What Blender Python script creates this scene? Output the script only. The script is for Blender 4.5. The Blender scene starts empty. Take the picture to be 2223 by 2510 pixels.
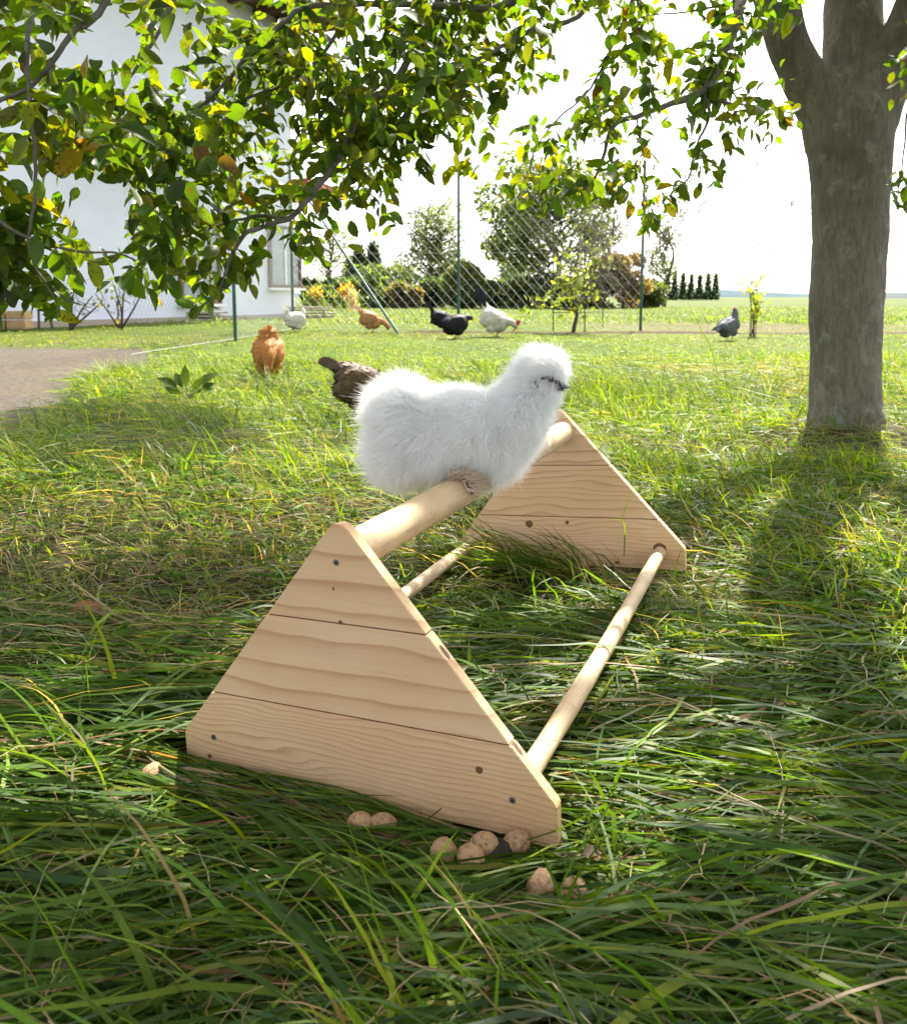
import bpy, bmesh, math, random
import numpy as np
from mathutils import Matrix, Vector, Quaternion

rng = np.random.default_rng(7)
random.seed(7)
scene = bpy.context.scene
C = scene.collection

# ------------------------------------------------------------------ camera, sky, sun, exposure
PITCH, FPX, CYP, CAMH = 0.12441, 2091.56, 988.57, 0.70487
cam = bpy.data.cameras.new('camera')
cam_o = bpy.data.objects.new('camera', cam); C.objects.link(cam_o)
cam_o.location = (0, 0, CAMH)
cam_o.rotation_euler = (math.pi / 2 - PITCH, 0, 0)
cam.sensor_fit = 'HORIZONTAL'; cam.sensor_width = 36.0
cam.lens = 36.0 * FPX / 2223.0
cam.shift_y = (CYP - 1255.0) / 2223.0
cam.clip_start = 0.02; cam.clip_end = 6000
cam.dof.use_dof = True; cam.dof.focus_distance = 1.65; cam.dof.aperture_fstop = 11
scene.camera = cam_o

SUN_AZ, SUN_EL = math.radians(24.0), math.radians(50.0)
SUN = np.array([math.sin(SUN_AZ) * math.cos(SUN_EL), math.cos(SUN_AZ) * math.cos(SUN_EL), math.sin(SUN_EL)])
world = bpy.data.worlds.new('World'); scene.world = world; world.use_nodes = True
wn = world.node_tree
sky = wn.nodes.new('ShaderNodeTexSky'); sky.sky_type = 'NISHITA'; sky.sun_disc = False
sky.sun_elevation = SUN_EL; sky.sun_rotation = SUN_AZ
sky.air_density = 1.0; sky.dust_density = 3.0; sky.ozone_density = 1.0
bg = wn.nodes['Background']; bg.inputs['Strength'].default_value = 0.15
hs = wn.nodes.new('ShaderNodeHueSaturation'); hs.inputs['Saturation'].default_value = 0.32      # thin high haze: a milky sky
wn.links.new(sky.outputs['Color'], hs.inputs['Color']); wn.links.new(hs.outputs['Color'], bg.inputs['Color'])
sl = bpy.data.lights.new('sun', 'SUN'); sl.energy = 5.0; sl.angle = math.radians(0.53); sl.color = (1.0, 0.93, 0.82)
sun_o = bpy.data.objects.new('sun', sl); C.objects.link(sun_o)
sun_o.rotation_euler = Vector(SUN).to_track_quat('Z', 'Y').to_euler()
scene.view_settings.view_transform = 'Standard'; scene.view_settings.look = 'None'
scene.view_settings.gamma = 1.0; scene.view_settings.exposure = 1.78
scene.cycles.use_denoising = True
scene.cycles.max_bounces = 8; scene.cycles.transmission_bounces = 4; scene.cycles.transparent_max_bounces = 10
scene.cycles.sample_clamp_indirect = 6.0

# ------------------------------------------------------------------ projection helpers
_c, _s = math.cos(PITCH), math.sin(PITCH)
SC = 2223.0 / 1810.0          # the photograph was measured on a 1810 px wide copy
def U(xd, yd, Y):
    """point at world depth Y seen at picture position (xd, yd)"""
    cx = (np.asarray(xd, float) * SC - 1111.5) / FPX; cz = -(np.asarray(yd, float) * SC - CYP) / FPX
    ry = _c + _s * cz; rz = -_s + _c * cz
    k = np.asarray(Y, float) / ry
    return np.stack([cx * k, ry * k, CAMH + rz * k], -1)
def G(xd, yd):
    """ground point seen at (xd, yd)"""
    cx = (np.asarray(xd, float) * SC - 1111.5) / FPX; cz = -(np.asarray(yd, float) * SC - CYP) / FPX
    ry = _c + _s * cz; rz = -_s + _c * cz
    k = -CAMH / rz
    return np.stack([cx * k, ry * k, 0 * k], -1)
def PR(P):
    P = np.asarray(P, float); z = P[..., 2] - CAMH
    qy = _c * P[..., 1] - _s * z; qz = _s * P[..., 1] + _c * z
    qy = np.where(qy > 0.05, qy, 0.05)
    return np.stack([(1111.5 + FPX * P[..., 0] / qy) / SC, (CYP - FPX * qz / qy) / SC], -1)

def nrm(v): return v / np.maximum(np.linalg.norm(v, axis=-1, keepdims=True), 1e-9)
_W = [(rng.normal(size=3) * f, rng.uniform(0, 6.28)) for f in (1, 1, 1, 2.1, 2.1, 4.3, 4.3)]
def noise(p, scale=1.0, seed=0.0):
    p = np.asarray(p, float) * scale + seed * 17.3
    if p.shape[-1] == 2: p = np.concatenate([p, np.zeros(p.shape[:-1] + (1,))], -1)
    v = 0
    for i, (w, ph) in enumerate(_W):
        a = (1, 1, 1, .6, .6, .35, .35)[i]
        v = v + a * np.sin(p @ w + ph + 1.7 * np.sin(p[..., ::-1] @ w * 0.6 + ph * 2))
    return v / 3.2

# ------------------------------------------------------------------ object helpers
def tag(o, label=None, cat=None, group=None, kind=None):
    if label: o['label'] = label
    if cat: o['category'] = cat
    if group: o['group'] = group
    if kind: o['kind'] = kind
    return o
def empty(name, loc=(0, 0, 0), parent=None, rz=0):
    o = bpy.data.objects.new(name, None); C.objects.link(o); o.location = loc; o.rotation_euler = (0, 0, rz)
    o.empty_display_size = .05
    if parent: o.parent = parent
    return o
def mesh_np(name, V, F, mat=None, parent=None, col=None, smooth=True, link=True):
    V = np.ascontiguousarray(V, np.float32).reshape(-1, 3); F = np.ascontiguousarray(F, np.int32)
    me = bpy.data.meshes.new(name)
    me.vertices.add(len(V)); me.vertices.foreach_set('co', V.ravel())
    n, k = F.shape
    me.loops.add(n * k); me.loops.foreach_set('vertex_index', F.ravel())
    me.polygons.add(n); me.polygons.foreach_set('loop_start', np.arange(0, n * k, k, dtype=np.int32))
    me.polygons.foreach_set('loop_total', np.full(n, k, np.int32))
    if smooth: me.polygons.foreach_set('use_smooth', np.ones(n, bool))
    me.update(calc_edges=True)
    if col is not None:
        a = me.attributes.new('Col', 'FLOAT_COLOR', 'POINT')
        cc = np.ones((len(V), 4), np.float32); cc[:, :3] = col; a.data.foreach_set('color', cc.ravel())
    if mat: me.materials.append(mat)
    if not link: return me
    o = bpy.data.objects.new(name, me); C.objects.link(o)
    if parent: o.parent = parent
    return o
def obj_me(name, me, mat=None, parent=None):
    if mat and not me.materials: me.materials.append(mat)
    o = bpy.data.objects.new(name, me); C.objects.link(o)
    if parent: o.parent = parent
    return o
def bm_obj(name, bm, mat=None, parent=None, smooth=False):
    me = bpy.data.meshes.new(name); bm.to_mesh(me); bm.free()
    if smooth:
        for p in me.polygons: p.use_smooth = True
    return obj_me(name, me, mat, parent)
class MB:
    """collects boxes, bars and prisms"""
    def __init__(s): s.V = []; s.F = []; s.n = 0
    def add(s, V, F):
        s.V.append(np.asarray(V, float).reshape(-1, 3)); s.F += [[i + s.n for i in f] for f in F]; s.n += len(s.V[-1]); return s
    def box(s, c, d, R=None):
        c = np.array(c, float); d = np.array(d, float) / 2
        P = np.array([(x, y, z) for x in (-1, 1) for y in (-1, 1) for z in (-1, 1)]) * d
        if R is not None: P = P @ np.array(R).T
        return s.add(P + c, [(0, 1, 3, 2), (4, 6, 7, 5), (0, 4, 5, 1), (2, 3, 7, 6), (0, 2, 6, 4), (1, 5, 7, 3)])
    def hexa(s, P):      # 8 corners: bottom loop then top loop
        return s.add(P, [(3, 2, 1, 0), (4, 5, 6, 7), (0, 1, 5, 4), (1, 2, 6, 5), (2, 3, 7, 6), (3, 0, 4, 7)])
    def tube(s, pts, rad, n=8, cap=True):
        V, F = tube_arr(pts, rad, n)
        F = [list(f) for f in F]
        m = len(np.atleast_2d(pts))
        if cap: F += [list(range(n))[::-1], list(range((m - 1) * n, m * n))]
        return s.add(V, F)
    def build(s, name, mat, parent=None, smooth=False, bevel=0):
        me = bpy.data.meshes.new(name); me.from_pydata(np.vstack(s.V).tolist(), [], s.F); me.update()
        if bevel:
            bm = bmesh.new(); bm.from_mesh(me)
            bmesh.ops.bevel(bm, geom=bm.edges[:], offset=bevel, segments=2, affect='EDGES', clamp_overlap=True)
            bm.to_mesh(me); bm.free()
        if smooth: me.polygons.foreach_set('use_smooth', np.ones(len(me.polygons), bool))
        return obj_me(name, me, mat, parent)
def tube_arr(pts, rad, n=8):
    P = np.asarray(pts, float); m = len(P); rad = np.broadcast_to(np.asarray(rad, float), (m,))
    T = nrm(np.gradient(P, axis=0)); ref = np.array([0.31, 0.17, 0.93])
    if abs(T[0] @ ref) > .9: ref = np.array([1., 0.1, 0])
    a = nrm(np.cross(T, ref)); b = np.cross(T, a)
    th = np.linspace(0, 2 * math.pi, n, endpoint=False)
    V = P[:, None] + rad[:, None, None] * (a[:, None] * np.cos(th)[:, None] + b[:, None] * np.sin(th)[:, None])
    i, j = np.meshgrid(np.arange(m - 1), np.arange(n), indexing='ij'); jn = (j + 1) % n
    F = np.stack([i * n + j, (i + 1) * n + j, (i + 1) * n + jn, i * n + jn], -1).reshape(-1, 4)
    return V.reshape(-1, 3), F
def spline(pts, m):
    P = np.asarray(pts, float)
    if len(P) < 3: t = np.linspace(0, 1, m)[:, None]; return P[0] * (1 - t) + P[-1] * t
    Q = np.vstack([2 * P[0] - P[1], P, 2 * P[-1] - P[-2]])
    out = []
    for t in np.linspace(0, len(P) - 1 - 1e-6, m):
        i = int(t); f = t - i; a, b, c, d = Q[i:i + 4]
        out.append(.5 * (2 * b + (c - a) * f + (2 * a - 5 * b + 4 * c - d) * f * f + (3 * b - a - 3 * c + d) * f ** 3))
    return np.array(out)
class Tubes:
    """many thin tubes in one mesh"""
    def __init__(s): s.V = []; s.F = []; s.n = 0
    def add(s, pts, rad, n=5):
        V, F = tube_arr(pts, rad, n); s.V.append(V); s.F.append(F + s.n); s.n += len(V)
    def build(s, name, mat, parent=None): return mesh_np(name, np.vstack(s.V), np.vstack(s.F), mat, parent)

# ------------------------------------------------------------------ materials
class NT:
    def __init__(s, name):
        s.m = bpy.data.materials.new(name); s.m.use_nodes = True; s.t = s.m.node_tree
        for n in list(s.t.nodes): s.t.nodes.remove(n)
        s.out = s.t.nodes.new('ShaderNodeOutputMaterial')
    def n(s, kind, **kw):
        nd = s.t.nodes.new('ShaderNode' + kind)
        for k, v in kw.items():
            if k in nd.inputs: s.set(nd.inputs[k], v)
            else: setattr(nd, k, v)
        return nd
    def set(s, sock, v):
        if isinstance(v, bpy.types.NodeSocket): s.t.links.new(v, sock)
        elif isinstance(v, bpy.types.Node): s.t.links.new(v.outputs[0], sock)
        elif isinstance(v, tuple) and len(v) == 3 and sock.type == 'RGBA': sock.default_value = (*v, 1)
        else: sock.default_value = v
    def math(s, op, a, b=None, c=None):
        nd = s.t.nodes.new('ShaderNodeMath'); nd.operation = op; s.set(nd.inputs[0], a)
        if b is not None: s.set(nd.inputs[1], b)
        if c is not None: s.set(nd.inputs[2], c)
        return nd.outputs[0]
    def mix(s, fac, a, b, blend='MIX'):
        nd = s.t.nodes.new('ShaderNodeMix'); nd.data_type = 'RGBA'; nd.blend_type = blend; nd.clamp_factor = True
        s.set(nd.inputs[0], fac); s.set(nd.inputs[6], a); s.set(nd.inputs[7], b); return nd.outputs[2]
    def ramp(s, fac, stops, interp='LINEAR'):
        nd = s.t.nodes.new('ShaderNodeValToRGB'); nd.color_ramp.interpolation = interp; s.set(nd.inputs[0], fac)
        e = nd.color_ramp.elements
        while len(e) < len(stops): e.new(0.5)
        for k, (p, c) in enumerate(stops): e[k].position = p; e[k].color = (*c, 1) if len(c) == 3 else c
        return nd.outputs[0]
    def coord(s, which='Object', scale=None):
        o = s.n('TexCoord').outputs[which]
        if scale is None: return o
        mp = s.n('Mapping'); s.set(mp.inputs['Vector'], o); mp.inputs['Scale'].default_value = scale; return mp.outputs[0]
    def noise(s, vec, scale, detail=4, rough=.6, dist=0):
        nd = s.n('TexNoise'); s.set(nd.inputs['Vector'], vec); nd.inputs['Scale'].default_value = scale
        nd.inputs['Detail'].default_value = detail; nd.inputs['Roughness'].default_value = rough; nd.inputs['Distortion'].default_value = dist
        return nd.outputs[0]
    def bump(s, h, strength=.3, dist=.01):
        nd = s.n('Bump'); s.set(nd.inputs['Height'], h); nd.inputs['Strength'].default_value = strength; nd.inputs['Distance'].default_value = dist
        return nd.outputs[0]
    def pbr(s, color, rough=.6, spec=.4, metal=0, normal=None):
        nd = s.n('BsdfPrincipled'); s.set(nd.inputs['Base Color'], color); s.set(nd.inputs['Roughness'], rough)
        nd.inputs['Specular IOR Level'].default_value = spec; nd.inputs['Metallic'].default_value = metal
        if normal is not None: s.set(nd.inputs['Normal'], normal)
        return nd.outputs[0]
    def done(s, shader): s.t.links.new(shader, s.out.inputs['Surface']); return s.m

def mat_plain(name, c1, c2=None, scale=20, rough=.7, spec=.3, bump=.0, metal=0, coord='Object', stretch=None, bdist=.004):
    t = NT(name); v = t.coord(coord, stretch); nz = t.noise(v, scale)
    col = t.mix(t.ramp(nz, [(.3, (0, 0, 0)), (.7, (1, 1, 1))]), c1, c2 or tuple(x * .8 for x in c1))
    return t.done(t.pbr(col, rough, spec, metal, t.bump(nz, bump, bdist) if bump else None))

def mat_leafy(name, rough=.42, spec=.45, trans=.45, tint=(1.25, 1.15, .55), spots=0.0, var=.25, scale=60):
    t = NT(name); at = t.n('Attribute', attribute_name='Col'); col = at.outputs['Color']
    v = t.coord('Object'); nz = t.noise(v, scale, 3)
    col = t.mix(t.math('MULTIPLY', t.math('ABSOLUTE', t.math('SUBTRACT', nz, .5)), var * 4), col, t.mix(1.0, col, (.45, .5, .4), 'MULTIPLY'))
    if spots:
        n2 = t.noise(v, 130, 2, .5); n3 = t.noise(v, 22, 2, .5)
        f = t.math('MULTIPLY', t.ramp(n2, [(.54, (0, 0, 0)), (.62, (1, 1, 1))]), t.ramp(n3, [(.44, (0, 0, 0)), (.56, (1, 1, 1))]))
        col = t.mix(t.math('MULTIPLY', f, spots), col, (.06, .03, .012))
    p = t.pbr(col, rough, spec)
    tr = t.n('BsdfTranslucent'); t.set(tr.inputs['Color'], t.mix(1.0, col, tint, 'MULTIPLY'))
    mx = t.n('MixShader'); mx.inputs[0].default_value = trans
    t.t.links.new(p, mx.inputs[1]); t.t.links.new(tr.outputs[0], mx.inputs[2])
    return t.done(mx.outputs[0])

M = {}
M['grass'] = mat_leafy('grass_blades', rough=.46, spec=.22, trans=.48, tint=(1.8, 1.7, .45), var=.15, scale=40)
M['straw'] = mat_leafy('dry_straw', rough=.7, spec=.15, trans=.22, tint=(1.05, 1, .9), var=.2, scale=40)
M['clover'] = mat_leafy('clover_leaf', rough=.7, spec=.08, trans=.4, tint=(1.6, 1.5, .5), var=.2, scale=40)
M['leaf'] = mat_leafy('walnut_leaf', rough=.42, spec=.4, trans=.62, tint=(2.0, 1.85, .3), spots=.9, var=.2)
M['bgleaf'] = mat_leafy('far_foliage', rough=.5, spec=.35, trans=.58, tint=(1.9, 1.8, .7), var=.3, scale=3)
M['plume'] = mat_leafy('feathers', rough=.6, spec=.25, trans=.15, tint=(1, 1, 1), var=.3, scale=90)

def mat_wood(name, light=(.74, .53, .325), dark=(.46, .245, .11), along='X'):
    t = NT(name)
    oi = t.n('ObjectInfo'); rnd = oi.outputs['Random']
    at = t.n('Attribute', attribute_type='OBJECT', attribute_name='ring'); ring = at.outputs['Fac']
    sep = t.n('SeparateXYZ'); t.set(sep.inputs[0], t.coord('Object'))
    x, y, z = sep.outputs
    cmb = t.n('CombineXYZ'); t.set(cmb.inputs[0], t.math('ADD', t.math('MULTIPLY', x, 2.6), t.math('MULTIPLY', rnd, 37.0)))
    t.set(cmb.inputs[1], t.math('MULTIPLY', y, 2.0)); t.set(cmb.inputs[2], t.math('MULTIPLY', z, 9.0))
    warp = t.noise(cmb.outputs[0], 1.6, 2, .45)
    cm2 = t.n('CombineXYZ'); t.set(cm2.inputs[0], t.math('MULTIPLY', x, .5)); t.set(cm2.inputs[2], t.math('ADD', t.math('MULTIPLY', z, 14.0), t.math('MULTIPLY', rnd, 11.0)))
    vary = t.noise(cm2.outputs[0], 1.0, 1, .4)
    r = t.math('MULTIPLY', t.math('ADD', t.math('ADD', z, t.math('MULTIPLY', y, .35)), t.math('ADD', t.math('MULTIPLY', warp, .055), t.math('MULTIPLY', vary, .05))), ring)
    fr = t.math('FRACT', r)
    band = t.ramp(fr, [(0, (0, 0, 0)), (.35, (.06, .06, .06)), (.72, (.32, .32, .32)), (.9, (.9, .9, .9)), (.95, (1, 1, 1)), (1, (0, 0, 0))])
    cm3 = t.n('CombineXYZ'); t.set(cm3.inputs[0], t.math('MULTIPLY', x, 5.0)); t.set(cm3.inputs[1], t.math('MULTIPLY', y, 120.0)); t.set(cm3.inputs[2], t.math('MULTIPLY', z, 300.0))
    fine = t.noise(cm3.outputs[0], 1.0, 3, .6)
    big = t.noise(t.coord('Object'), 6.0, 3, .5)
    base = t.mix(t.ramp(big, [(.35, (0, 0, 0)), (.7, (1, 1, 1))]), light, tuple(a * b for a, b in zip(light, (.93, .86, .76))))
    base = t.mix(t.math('MULTIPLY', rnd, .5), base, t.mix(1.0, base, (.93, .83, .68), 'MULTIPLY'))
    dirt = t.math('MULTIPLY', t.ramp(z, [(.0, (1, 1, 1)), (.05, (0, 0, 0))]), t.ramp(t.noise(t.coord('Object', (3, 3, 9)), 6, 5, .7), [(.42, (0, 0, 0)), (.62, (1, 1, 1))]))
    base = t.mix(t.math('MULTIPLY', dirt, .45), base, (.25, .17, .09))
    col = t.mix(t.math('MULTIPLY', band, t.math('ADD', .38, t.math('MULTIPLY', warp, .7))), base, dark)
    col = t.mix(t.math('MULTIPLY', t.ramp(fine, [(.45, (0, 0, 0)), (.75, (1, 1, 1))]), .22), col, dark)
    speck = t.noise(t.coord('Object'), 260, 2, .5); sp2 = t.noise(t.coord('Object'), 30, 2, .5)
    col = t.mix(t.math('MULTIPLY', t.ramp(speck, [(.70, (0, 0, 0)), (.76, (1, 1, 1))]), t.ramp(sp2, [(.5, (0, 0, 0)), (.62, (1, 1, 1))])), col, (.16, .09, .045))
    return t.done(t.pbr(col, .55, .3, 0, t.bump(t.math('ADD', t.math('MULTIPLY', band, .4), fine), .18, .0015)))
M['wood'] = mat_wood('pine_board')
M['dowel'] = mat_wood('peeled_rod', (.68, .55, .38), (.47, .31, .17))
M['zinc'] = mat_plain('screw_zinc', (.33, .34, .34), (.22, .23, .22), 300, .4, .5, metal=.7)
M['dark'] = mat_plain('dark_recess', (.035, .025, .018), None, 80, .9)
M['knot_or_gap'] = mat_plain('knot_gap_brown', (.20, .11, .055), (.09, .045, .025), 200, .6)

def mat_bark(name, c1, c2, sc=1.0):
    t = NT(name); v = t.coord('Object', (9 * sc, 9 * sc, 2.2 * sc)); n1 = t.noise(v, 2.5, 8, .72, .5)
    n2 = t.noise(t.coord('Object'), 1.7 * sc, 4, .6); n3 = t.noise(t.coord('Object', (60 * sc, 60 * sc, 16 * sc)), 1.0, 4, .7)
    col = t.mix(t.ramp(n1, [(.3, (0, 0, 0)), (.72, (1, 1, 1))]), c1, c2)
    col = t.mix(t.ramp(n2, [(.45, (0, 0, 0)), (.7, (.5, .5, .5))]), col, (c2[0] * .55, c2[1] * .62, c2[2] * .5))
    col = t.mix(t.ramp(n3, [(.42, (0, 0, 0)), (.65, (.5, .5, .5))]), col, tuple(x * .3 for x in c1))
    n4 = t.noise(t.coord('Object'), 11 * sc, 5, .7); col = t.mix(t.ramp(n4, [(.56, (0, 0, 0)), (.66, (.5, .5, .5))]), col, (.30, .31, .25))
    h = t.math('ADD', t.math('MULTIPLY', n1, 1.0), t.math('MULTIPLY', n3, .5))
    return t.done(t.pbr(col, .85, .2, 0, t.bump(h, .7, .014)))
M['bark'] = mat_bark('walnut_bark', (.25, .222, .172), (.128, .11, .083))
M['twig'] = mat_plain('twig_bark', (.19, .165, .14), (.10, .085, .07), 60, .8, .25)
M['bgbark'] = mat_plain('far_bark', (.10, .08, .065), (.05, .042, .035), 6, .9, .1)
M['green_metal'] = mat_plain('green_coated_steel', (.018, .085, .06), (.012, .06, .045), 8, .4, .5)
M['wire'] = mat_plain('galvanised_wire', (.62, .64, .64), (.5, .52, .52), 10, .4, .5, metal=.3)
M['plaster'] = mat_plain('sky_tinted_plaster', (.68, .69, .775), (.62, .63, .72), 1.2, .9, .1, bump=.15, bdist=.01)  # lilac tint puts the sky light of the shaded wall into its colour
M['brownwood'] = mat_plain('stained_timber', (.17, .11, .075), (.10, .065, .045), 5, .7, .2, stretch=(1, 1, 6))
M['tile'] = mat_plain('red_clay_tile', (.36, .12, .07), (.25, .085, .055), 6, .8, .2)
M['glass'] = mat_plain('window_glass', (.30, .33, .36), (.22, .25, .28), 2, .08, .6)
M['whitepaint'] = mat_plain('white_paint', (.8, .8, .8), None, 5, .5)
M['oldboard'] = mat_plain('weathered_plank', (.42, .36, .29), (.28, .23, .18), 4, .85, .1, stretch=(1, 8, 8), bump=.2)

# ------------------------------------------------------------------ ground
TREE = np.array([2.02, 4.33])
def sstep(a, b, x): t = np.clip((x - a) / (b - a), 0, 1); return t * t * (3 - 2 * t)
def gz(x, y):
    x = np.asarray(x, float); y = np.asarray(y, float)
    p = np.stack([x, y], -1)
    z = .012 * noise(p, 1.1, 1) * sstep(1.5, 3.5, y) + .02 * noise(p, .35, 2) * sstep(3, 7, y)
    z = z + .07 * np.exp(-((x - TREE[0]) ** 2 + (y - TREE[1]) ** 2) / .25)
    z = z + .05 * np.exp(-((y - 16.75) / .22) ** 2) * sstep(-1.2, -.6, x) * (.6 + .5 * noise(p, 3, 5)) * (x < 6)
    return z
def soil_mask(x, y):
    d = PR(np.stack([x, y, 0 * x], -1)); xd, yd = d[..., 0], d[..., 1]
    n = 14 * noise(np.stack([x, y], -1), 1.6, 3)
    m = sstep(684, 694, yd + .4 * n) * sstep(14, -14, yd - (722 + (275 - xd) * .5) + n) * sstep(300, 262, xd + 2 * n) * (y > 2.5)
    return m
def fence_soil(x, y):
    n = noise(np.stack([x, y], -1), 1.3, 4)
    return sstep(.42, .2, np.abs(y - 16.75 + .1 * n)) * sstep(-1.4, -.7, x)
def bare_mask(x, y):
    n = noise(np.stack([x, y], -1), .5, 6) + .5 * noise(np.stack([x, y], -1), 1.7, 8)
    a = sstep(-.1, .5, n) * sstep(16.8, 17.8, y) * sstep(34, 22, y) * sstep(2.5, 4.5, x)
    b = sstep(-.3, .4, n) * sstep(12, 13, y) * sstep(17, 15.5, y) * sstep(-3.3, -3.8, x) * sstep(-8, -5, x)
    return np.maximum(a * .55, b * .5)
def build_ground():
    ys = np.concatenate([np.linspace(-6, .3, 12), np.linspace(.4, 5, 70), np.linspace(5.1, 20, 130), 20 * np.geomspace(1.02, 150, 60)])
    xs = np.concatenate([-np.geomspace(2600, 9, 34), np.linspace(-8.8, 8.8, 190), np.geomspace(9, 2600, 34)])
    X, Y = np.meshgrid(xs, ys); Z = gz(X, Y)
    far = sstep(20, 60, Y)
    P = np.stack([X, Y], -1)
    n1 = noise(P, .8, 1)[..., None]; n2 = noise(P, .22, 7)[..., None]
    thatch = np.array([.060, .052, .028]); lawn = np.array([.075, .115, .02]) * (1 + .25 * n1) + np.array([.03, .01, 0]) * np.clip(n2, 0, 1)
    field = np.array([.085, .115, .03]) * (1 + .2 * n2)
    c = thatch * (1 - sstep(3, 9, Y)[..., None]) + lawn * sstep(3, 9, Y)[..., None]
    c = c * (1 - far[..., None]) + field * far[..., None]
    for m, k in ((sstep(.8, .25, np.hypot(X - TREE[0], Y - TREE[1])), (.07, .05, .033)), (soil_mask(X, Y), (.118, .104, .086)), (fence_soil(X, Y), (.075, .055, .038)), (bare_mask(X, Y), (.16, .125, .08))):
        c = c * (1 - m[..., None]) + np.array(k) * m[..., None]
    ny, nx = X.shape
    i, j = np.meshgrid(np.arange(ny - 1), np.arange(nx - 1), indexing='ij')
    F = np.stack([i * nx + j, i * nx + j + 1, (i + 1) * nx + j + 1, (i + 1) * nx + j], -1).reshape(-1, 4)
    t = NT('lawn_ground'); at = t.n('Attribute', attribute_name='Col').outputs['Color']; v = t.coord('Object')
    n_a = t.noise(v, 22, 6, .7); n_b = t.noise(v, 1.3, 4, .6); n_c = t.noise(v, 90, 4, .7)
    col = t.mix(t.ramp(n_a, [(.35, (0, 0, 0)), (.7, (1, 1, 1))]), t.mix(1, at, (.5, .5, .5), 'MULTIPLY'), t.mix(1, at, (1.35, 1.3, 1.25), 'MULTIPLY'))
    col = t.mix(t.math('MULTIPLY', t.ramp(n_b, [(.5, (0, 0, 0)), (.75, (1, 1, 1))]), .4), col, t.mix(1, col, (1.35, 1.1, .8), 'MULTIPLY'))
    M['ground'] = t.done(t.pbr(col, .95, .1, 0, t.bump(t.math('ADD', n_a, t.math('MULTIPLY', n_c, .6)), .9, .03)))
    o = mesh_np('ground', np.stack([X, Y, Z], -1), F, M['ground'], None, c.reshape(-1, 3))
    tag(o, kind='structure')
build_ground()

# ------------------------------------------------------------------ perch frame geometry (used by the grass too)
RP = np.array([[0.9164984, 0.3976119, -0.0439947], [-0.3981407, 0.9173172, -0.0036161], [0.0389193, 0.0208303, 0.9990252]])
TP = np.array([-0.13966, 1.12309, 0.0])
PH, PK, PWC, PV1, PV2, PL, PT = .41182, .82775, .2967, .25927, .125, 1.0877, .0205
PVC = PH - PWC / PK
def rz(a): c, s = math.cos(a), math.sin(a); return np.array([[c, -s, 0], [s, c, 0], [0, 0, 1.]])
def ry(a): c, s = math.cos(a), math.sin(a); return np.array([[c, 0, s], [0, 1, 0], [-s, 0, c]])
R2 = rz(-.01761) @ ry(-.04341)
def perch_local(P): return (P - TP) @ RP

NUTS = [(885, 1708, .0), (939, 1719, .3), (967, 1700, .9), (1030, 1692, 1.6), (1078, 1780, 2.2), (1143, 1784, 2.9), (720, 1643, .5), (762, 1646, 1.3), (302, 1541, 2.0)]
HUSK = (993, 1702)
def nutpos(x, y): p = G(x, y + 14); return p
NUTP = np.array([nutpos(a, b) for a, b, _ in NUTS] + [nutpos(*HUSK)])
LITTER = []

# ------------------------------------------------------------------ grass
PAL = np.array([(.048, .098, .008), (.085, .150, .012), (.060, .105, .034), (.170, .215, .018), (.32, .25, .15), (.23, .125, .06), (.16, .18, .10)])
def blades(root, theta, L, w, phi0, phi1, pw, S, side, col, z0=0, kink=0):
    N = len(root); s = (np.arange(S) + .5) / S
    phi = phi0[:, None] + (phi1 - phi0)[:, None] * s[None] ** pw[:, None]
    phi = phi + kink * rng.normal(0, 1, (N, S)) 
    th = theta[:, None] + side[:, None] * s[None] ** 1.5 + kink * 1.2 * rng.normal(0, 1, (N, S))
    st = L[:, None] / S
    D = np.stack([np.sin(phi) * np.cos(th), np.sin(phi) * np.sin(th), np.cos(phi)], -1) * st[..., None]
    P = np.concatenate([np.zeros((N, 1, 3)), np.cumsum(D, 1)], 1) + root[:, None]
    P[..., 2] += np.broadcast_to(z0, (N,))[:, None]
    g = gz(P[..., 0], P[..., 1]); fl = g + (.002 + .012 * rng.random(N))[:, None] * np.linspace(1, .6, S + 1)
    P[..., 2] = np.maximum(P[..., 2], fl)
    return P
def strips(P, w, twist, col, ref=None):
    N, K, _ = P.shape
    T = nrm(np.gradient(P, axis=1)); up = np.array([0, 0, 1.])
    a = np.cross(T, up if ref is None else ref); bad = np.linalg.norm(a, axis=-1, keepdims=True) < .05
    a = nrm(np.where(bad, np.array([1., 0, 0]), a)); b = np.cross(a, T)
    sgrid = np.linspace(0, 1, K)
    prof = np.minimum(1, .55 + 1.6 * sgrid) * (1 - sgrid ** 2.2) + .03
    tw = twist[:, None] * (1 + .8 * sgrid[None])
    W = (a * np.cos(tw)[..., None] + b * np.sin(tw)[..., None]) * (w[:, None] * prof[None] * .5)[..., None]
    V = np.stack([P - W, P + W], 2)
    i, j = np.meshgrid(np.arange(N), np.arange(K - 1), indexing='ij'); q = (i * K + j) * 2
    F = np.stack([q, q + 1, q + 3, q + 2], -1).reshape(-1, 4)
    return V.reshape(-1, 3), F, np.repeat(col, K * 2, 0)
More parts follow.
